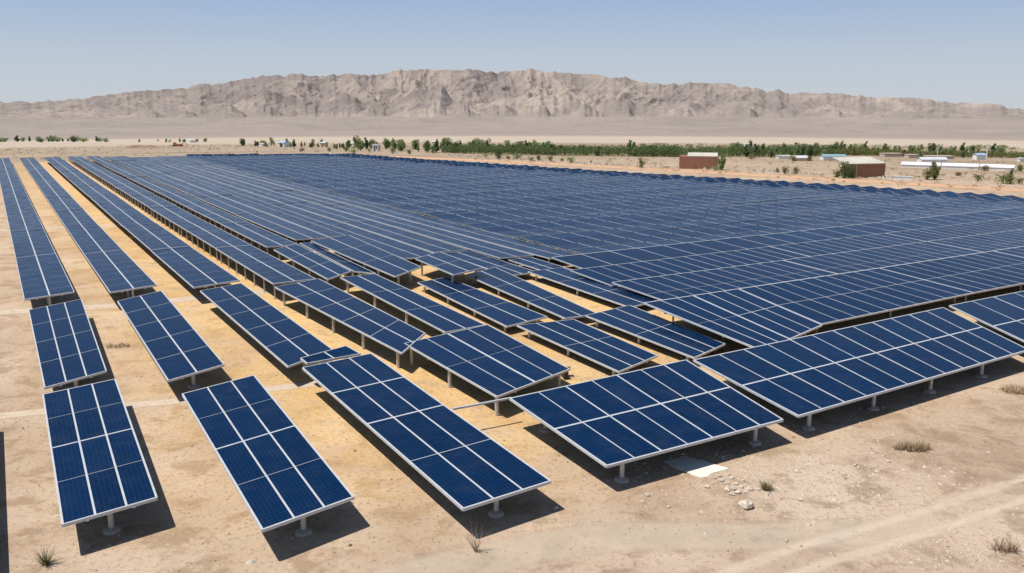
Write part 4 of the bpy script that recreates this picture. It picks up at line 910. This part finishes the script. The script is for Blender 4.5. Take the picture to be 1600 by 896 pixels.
SL = {0: 'round olive green shrub on the strip of waste ground beyond the service road', 1: 'larger dark green shrub standing out on the waste ground beyond the service road', 3: 'rust brown dry shrub on the waste ground at the right'}
npop = 0
PL = ['slim green poplar at the right corner of the first brown hut', 'tall leaning poplar right of the second hut, before the long white wall', 'thin poplar rising behind a bush at the right edge', 'dark narrow tree left of the long white wall, farther back']
for x, y, z, w, h, k in SHRUBS:
    if k == 2:
        plant('poplar', 'pop', (x, y, z), w * 2.9, h * 1.05, PL[npop % 4], 'tree'); npop += 1
    else:
        key = {0: random.choice(['bush0', 'bush2']), 1: 'bush1', 3: 'bush3'}[k]
        plant('shrub', key, (x, y, z), w * 1.4, h * 1.3, SL[k], 'shrub', {0: 'olive shrubs on the waste ground', 1: 'dark shrubs on the waste ground', 3: 'rust brown shrubs on the waste ground'}[k])

mb = MB()
for x, y, z, h, zone in FARSCRUB:
    for _ in range(70):
        p = Vector((x + random.gauss(0, h * .5), y + random.gauss(0, h * .5), z + h * random.random() ** .7)); s_ = h * random.uniform(.08, .16)
        a = Vector((random.uniform(-1, 1), random.uniform(-1, 1), random.uniform(-1, 1))).normalized() * s_; b = a.cross(Vector((random.uniform(-1, 1), random.uniform(-1, 1), random.uniform(-1, 1)))).normalized() * s_ * .7
        mb.face([p - a, p - b, p + a, p + b])
tag(mb.build('distant_scrub', M['leaf_dark']), 'dotted dark scrub on the far pale plain beyond the orchard', 'scrub', kind='stuff')
mb = MB()
cnt = 0
while cnt < 1500:
    if cnt < 800: r_ = random.uniform(258, 620); a_ = math.radians(random.uniform(-33, 0))
    else: r_ = random.uniform(120, 250); a_ = math.radians(random.uniform(-3, 33))
    x = r_ * math.sin(a_); y = r_ * math.cos(a_)
    if cnt >= 800:
        p = Vector((x, y, 0))
        if p.dot(VD) + .276 * p.dot(UD) < 164: continue
    cnt += 1
    h = random.uniform(.18, .5) * (1 if cnt > 800 else 1.3); z = gz(x, y); m_ = random.choice((0, 1, 1, 2))
    for _ in range(14):
        p = Vector((x + random.gauss(0, h * .7), y + random.gauss(0, h * .7), z + h * random.random())); s_ = h * random.uniform(.15, .4)
        a = Vector((random.uniform(-1, 1), random.uniform(-1, 1), random.uniform(-1, 1))).normalized() * s_; b = a.cross(Vector((random.uniform(-1, 1), random.uniform(-1, 1), random.uniform(-1, 1)))).normalized() * s_ * .7
        mb.face([p - a, p - b, p + a, p + b], None, m_)
tag(mb.build('dry_brush', [M['leaf_olive'], M['straw'], M['twig']]), 'low dry brush dotted over the waste ground around the array', 'brush', kind='stuff')
# orchard: an uncountable low green mass
mb = MB()
P0 = [Vector(p) for p in ORCH]
for _ in range(42000):
    i = random.randrange(len(P0) - 1); t = random.random()
    p = P0[i].lerp(P0[i + 1], t); d = p.copy(); d.z = 0; d.normalize()
    dep = random.random() ** 1.2 * 26
    p = p + d * dep; lump = .75 + .35 * math.sin(p.x * 1.3) * math.sin(p.y * 1.7 + p.x * .4)
    z = gz(p.x, p.y) + (2.2 * lump + .5 * random.random()) * random.random() ** .6
    p = Vector((p.x, p.y, z)); s_ = random.uniform(.13, .28)
    a = Vector((random.uniform(-1, 1), random.uniform(-1, 1), random.uniform(-1, 1))).normalized() * s_; b = a.cross(Vector((random.uniform(-1, 1), random.uniform(-1, 1), random.uniform(-1, 1)))).normalized() * s_ * .7
    mb.face([p - a, p - b, p + a, p + b])
tag(mb.build('orchard', M['leaf']), 'long low green orchard band beyond the middle of the field', 'orchard', kind='stuff')
mb = MB()
P0 = [Vector(p) for p in ORCH2]
for _ in range(12000):
    i = random.randrange(len(P0) - 1); t = random.random()
    p = P0[i].lerp(P0[i + 1], t); d = p.copy(); d.z = 0; d.normalize()
    dep = random.random() ** 1.2 * 12
    p = p + d * dep; lump = .75 + .35 * math.sin(p.x * 1.3) * math.sin(p.y * 1.7 + p.x * .4)
    z = gz(p.x, p.y) + (1.5 * lump + .5 * random.random()) * random.random() ** .6
    p = Vector((p.x, p.y, z)); s_ = random.uniform(.13, .28)
    a = Vector((random.uniform(-1, 1), random.uniform(-1, 1), random.uniform(-1, 1))).normalized() * s_; b = a.cross(Vector((random.uniform(-1, 1), random.uniform(-1, 1), random.uniform(-1, 1)))).normalized() * s_ * .7
    mb.face([p - a, p - b, p + a, p + b])
tag(mb.build('hedge', M['leaf_olive']), 'thin green hedge line among the sheds at the far right', 'hedge', kind='stuff')

# rubble line along the road
mb = MB(); rp = [Vector(p) for p in RUBBLE]
for _ in range(620):
    i = random.randrange(len(rp) - 1); p = rp[i].lerp(rp[i + 1], random.random()); p += Vector((random.uniform(-1, 1), random.uniform(-1.5, 4), 0))
    if math.sin(p.x * .35) + random.random() < .1: continue
    w = random.uniform(.15, .55); h = random.uniform(.12, .42); a = random.uniform(0, 3)
    q = [Vector((p.x + math.cos(a + k * 1.571) * w * random.uniform(.6, 1), p.y + math.sin(a + k * 1.571) * w * random.uniform(.6, 1), 0)) for k in range(4)]
    mb.hexa([v_ - Vector((0, 0, .02)) for v_ in q], [Vector((v_.x * .8 + p.x * .2, v_.y * .8 + p.y * .2, h * random.uniform(.7, 1))) for v_ in q])
tag(mb.build('rubble', M['stone']), 'pale broken stone rubble along the service road', 'rubble', kind='stuff')

# ------------------------------------------------------------------ buildings
def building(name, A, B, z, h, depth, wall, roof, label, group=None, over=.12, gable=False, door=True):
    A = Vector((A[0], A[1], 0)); B = Vector((B[0], B[1], 0)); L = (B - A).length; d = (B - A).normalized(); n = Vector((-d.y, d.x, 0))
    root = empty(name, (A.x, A.y, z)); root.rotation_euler = (0, 0, math.atan2(d.y, d.x)); tag(root, label, name.replace('_', ' '), group)
    mb = MB(); mb.box(0, 0, -.6, L, depth, h); mb.build('wall', wall, root)
    mb = MB()
    if gable:
        rh = depth * .22
        for sgn in (0, 1):
            y0, y1 = (-over, depth / 2) if sgn == 0 else (depth + over, depth / 2)
            lo = [(-over, y0, h + .01), (L + over, y0, h + .01), (L + over, y1, h + rh), (-over, y1, h + rh)]
            if sgn: lo.reverse()
            mb.hexa(lo, [(p[0], p[1], p[2] + .1) for p in lo])
        mb.face([(0, 0, h), (0, depth / 2, h + rh - .02), (0, depth, h)]); mb.face([(L, 0, h), (L, depth, h), (L, depth / 2, h + rh - .02)])
    else:
        mb.box(-over, -over, h + .003, L + over, depth + over, h + .14)
    mb.build('roof', roof, root)
    if door and h > .9:
        mb = MB(); dw = min(.9, L * .2); mb.box(L * .3, -.03, 0.02, L * .3 + dw, -.003, min(2.0, h * .8)); mb.build('door', M['dark'], root)
        mb = MB(); mb.box(L * .62, -.03, h * .42, L * .62 + dw, -.003, h * .72); mb.build('window', M['dark'], root)
    return root
# the two brown huts beside the road
def hut(A, B, h, depth, label, roof_over):
    A = Vector((A[0], A[1], 0)); B = Vector((B[0], B[1], 0)); L = (B - A).length; d = (B - A).normalized()
    root = empty('hut', (A.x, A.y, 0)); root.rotation_euler = (0, 0, math.atan2(d.y, d.x)); tag(root, label, 'hut')
    mb = MB(); mb.box(0, 0, -.1, L, depth, h); mb.build('wall', M['brick'], root)
    mb = MB()
    x0, x1, y0, y1, h2 = roof_over
    lo = [(x0, y0, h + .02), (x1, y0, h + .02), (x1, y1, h + h2), (x0, y1, h + h2)]
    mb.hexa(lo, [(p[0], p[1], p[2] + .12) for p in lo]); mb.build('roof', M['cream'], root)
    mb = MB()
    mb.box(0.002, 0.002, h + .003, .16, depth, h + .10); mb.box(L - .16, .002, h + .003, L - .002, depth, h + .10)
    mb.build('parapet', M['brick'], root)
    return root
hut(HUT[0], HUT[1], 2.75, 5.0, 'brown flat walled hut with a white roof strip, left of the slim poplar', (1.7, 8.35, .25, 5.1, .55))
hut(HUT[2], HUT[3], 2.6, 5.0, 'brown hut under a wide white roof, dark bushes at its left side', (-2.2, 6.7, .3, 5.2, 1.05))
a, b = WHITEBOX; building('low_shed', a, b, 0, .55, 1.2, M['white'], M['pale'], 'low white block on the ground right of the second brown hut', None, .05, False, False)
for k in range(3):
    A, B = LONGWALL[k], LONGWALL[k + 1]
    A2 = Vector(A).lerp(Vector(B), .02); B2 = Vector(A).lerp(Vector(B), .97)
    building('greenhouse', A2, B2, 0, .62, 2.6, M['white'], M['white'], ['left end of the long white greenhouse, before the tall poplar', 'middle part of the long white greenhouse, right of the tall poplar', 'right end of the long white greenhouse near the picture edge'][k], 'white greenhouses in a row', .1, True, False)
ROOF = dict(white=('white', 'white'), pale=('white', 'pale'), blue=('white', 'blue'), teal=('white', 'teal'), tan=('tan', 'pale'), rose=('rose', 'rose'))
HL = ['white box shaped house in front of the tree belt', 'small blue roofed house among the left trees', 'low white shed at the left end of the tree line', 'pale roofed shed behind trees left of the white box', 'second pale shed nearest the white box on its left',
      'tan house between the left trees', 'tan house behind the trees right of the white box', 'white shed on the plain past the orange digger', 'white house glimpsed through the dense belt', 'low white shed right of the first hut, by a round bush', 'teal roofed shed left of the second hut', 'low tan shed behind the round shrubs right of the first hut',
      'rose coloured shed behind the second hut', 'rose coloured shed right of the second hut, farther back', 'long rose coloured shed before the distant right trees', 'small blue roofed shed in the distant right trees', 'white shed cut by the right picture edge', 'long pale roofed shed behind the greenhouse', 'tiny tan house on the far side of the belt', 'tiny white house far beyond the orchard', 'very long low rose wall far beyond the orchard']
for k, (A, B, z, h, c) in enumerate(HOUSES):
    wl, rf = ROOF[c]
    building('house', A, B, z, h, max(1.5, min(6 if math.hypot(*A) > 300 else 2.6, (Vector(B) - Vector(A)).length * .8)), M[wl], M[rf], HL[k % len(HL)], None, .12, c in ('blue', 'pale', 'teal', 'tan'), k in (0, 1, 5, 6))
for k, (x, y, z) in enumerate(POLE):
    mb = MB(); H = (4.6, 3.4)[k]; mb.tube((0, 0, -.2), (0, 0, H), .16 if k == 0 else .09, .10 if k == 0 else .06, 8); mb.bar((-.5, 0, 0), (.5, 0, 0), .08, H - .5, H - .4)
    tag(mb.build('utility_pole', M['white'], None, (x, y, z)), ['white pole standing above the distant trees at the right', 'thin pole behind the tall leaning poplar'][k], 'pole')
# orange digger and the earth heap, far left
x, y, z = ORANGE[0]
root = empty('digger', (x, y, z)); root.scale = (.8, .8, .7); tag(root, 'small orange digger parked on the far plain at the left', 'digger')
mb = MB(); mb.box(-3.2, -.9, .8, 3.0, .9, 1.9); mb.build('body', M['orange'], root)
mb = MB(); mb.box(-3.0, -.7, 1.903, -1.2, .7, 3.0); mb.build('cab', M['orange'], root)
mb = MB(); mb.tube((2.0, 0, 1.7), (5.2, 0, 3.1), .28, .22, 6); mb.tube((5.2, 0, 3.1), (6.4, 0, 1.0), .22, .18, 6); mb.build('arm', M['orange'], root)
for sy in (-1, 1):
    mb = MB(); mb.box(-3.4, sy * 1.0 - .3, 0, 3.2, sy * 1.0 + .3, .797); mb.build('track', M['dark'], root)
x, y, z = MOUND[0]
X, Y = np.meshgrid(np.linspace(-11, 11, 34), np.linspace(-5, 5, 16), indexing='ij')
Zh = 1.7 * np.exp(-(X / 7.5) ** 4 - (Y / 2.8) ** 2) * (1 + .5 * fbm(X / 3 + 7, Y / 3, 3, 8)) - .25 + z + (drop(np.hypot(X + x, Y + y)) - z)
o = grid_mesh('earth_heap', X + x, Y + y, Zh, M['mound']); tag(o, 'brown heap of dug earth on the plain left of the orange digger', 'heap')

# ------------------------------------------------------------------ camera, light, sky
cam = bpy.data.cameras.new('camera'); co = bpy.data.objects.new('camera', cam); link(co)
cam.sensor_width = 36.; cam.lens = 36. * 1344. / 1600.; cam.clip_start = .1; cam.clip_end = 20000
co.location = (0, 0, 14.); co.rotation_euler = (math.radians(90) - math.atan2(283., 1344.), 0, 0)
scene.camera = co

SD = Vector((-.40, -.06, .90)).normalized()
EL = math.asin(SD.z); AZ = math.atan2(SD.x, SD.y)
sun = bpy.data.lights.new('sun', 'SUN'); sun.energy = 4.5; sun.angle = math.radians(.5); sun.color = (1., .955, .875)
so = bpy.data.objects.new('sun', sun); link(so); so.rotation_euler = SD.to_track_quat('Z', 'Y').to_euler(); so.location = (-40, -20, 80)

wd = bpy.data.worlds.new('World'); scene.world = wd; wd.use_nodes = True
nt = wd.node_tree; bg = nt.nodes['Background']
sky = nt.nodes.new('ShaderNodeTexSky'); sky.sky_type = 'NISHITA'; sky.sun_disc = False
sky.sun_elevation = EL; sky.sun_rotation = AZ; sky.air_density = 1.0; sky.dust_density = .4; sky.ozone_density = 1.4; sky.altitude = 900
tcw = nt.nodes.new('ShaderNodeTexCoord'); sw = nt.nodes.new('ShaderNodeSeparateXYZ'); nt.links.new(tcw.outputs['Generated'], sw.inputs[0])
BGS = .075
hz = ramp(nt, sw.outputs[2], [(0., tuple(c / BGS for c in (.565, .605, .655))), (.05, tuple(c / BGS for c in (.505, .580, .675))), (.115, tuple(c / BGS for c in (.355, .480, .690))), (.35, tuple(c / BGS for c in (.15, .26, .50)))])
fz = maprange(nt, sw.outputs[2], .05, .45, .95, 0.)
nt.links.new(mix(nt, fz, sky.outputs[0], hz), bg.inputs[0]); bg.inputs[1].default_value = BGS
scene.view_settings.view_transform = 'Standard'; scene.view_settings.look = 'None'; scene.view_settings.exposure = 0.; scene.view_settings.gamma = 1.
print('field tables', len(FIELD), 'objects', len(bpy.data.objects))
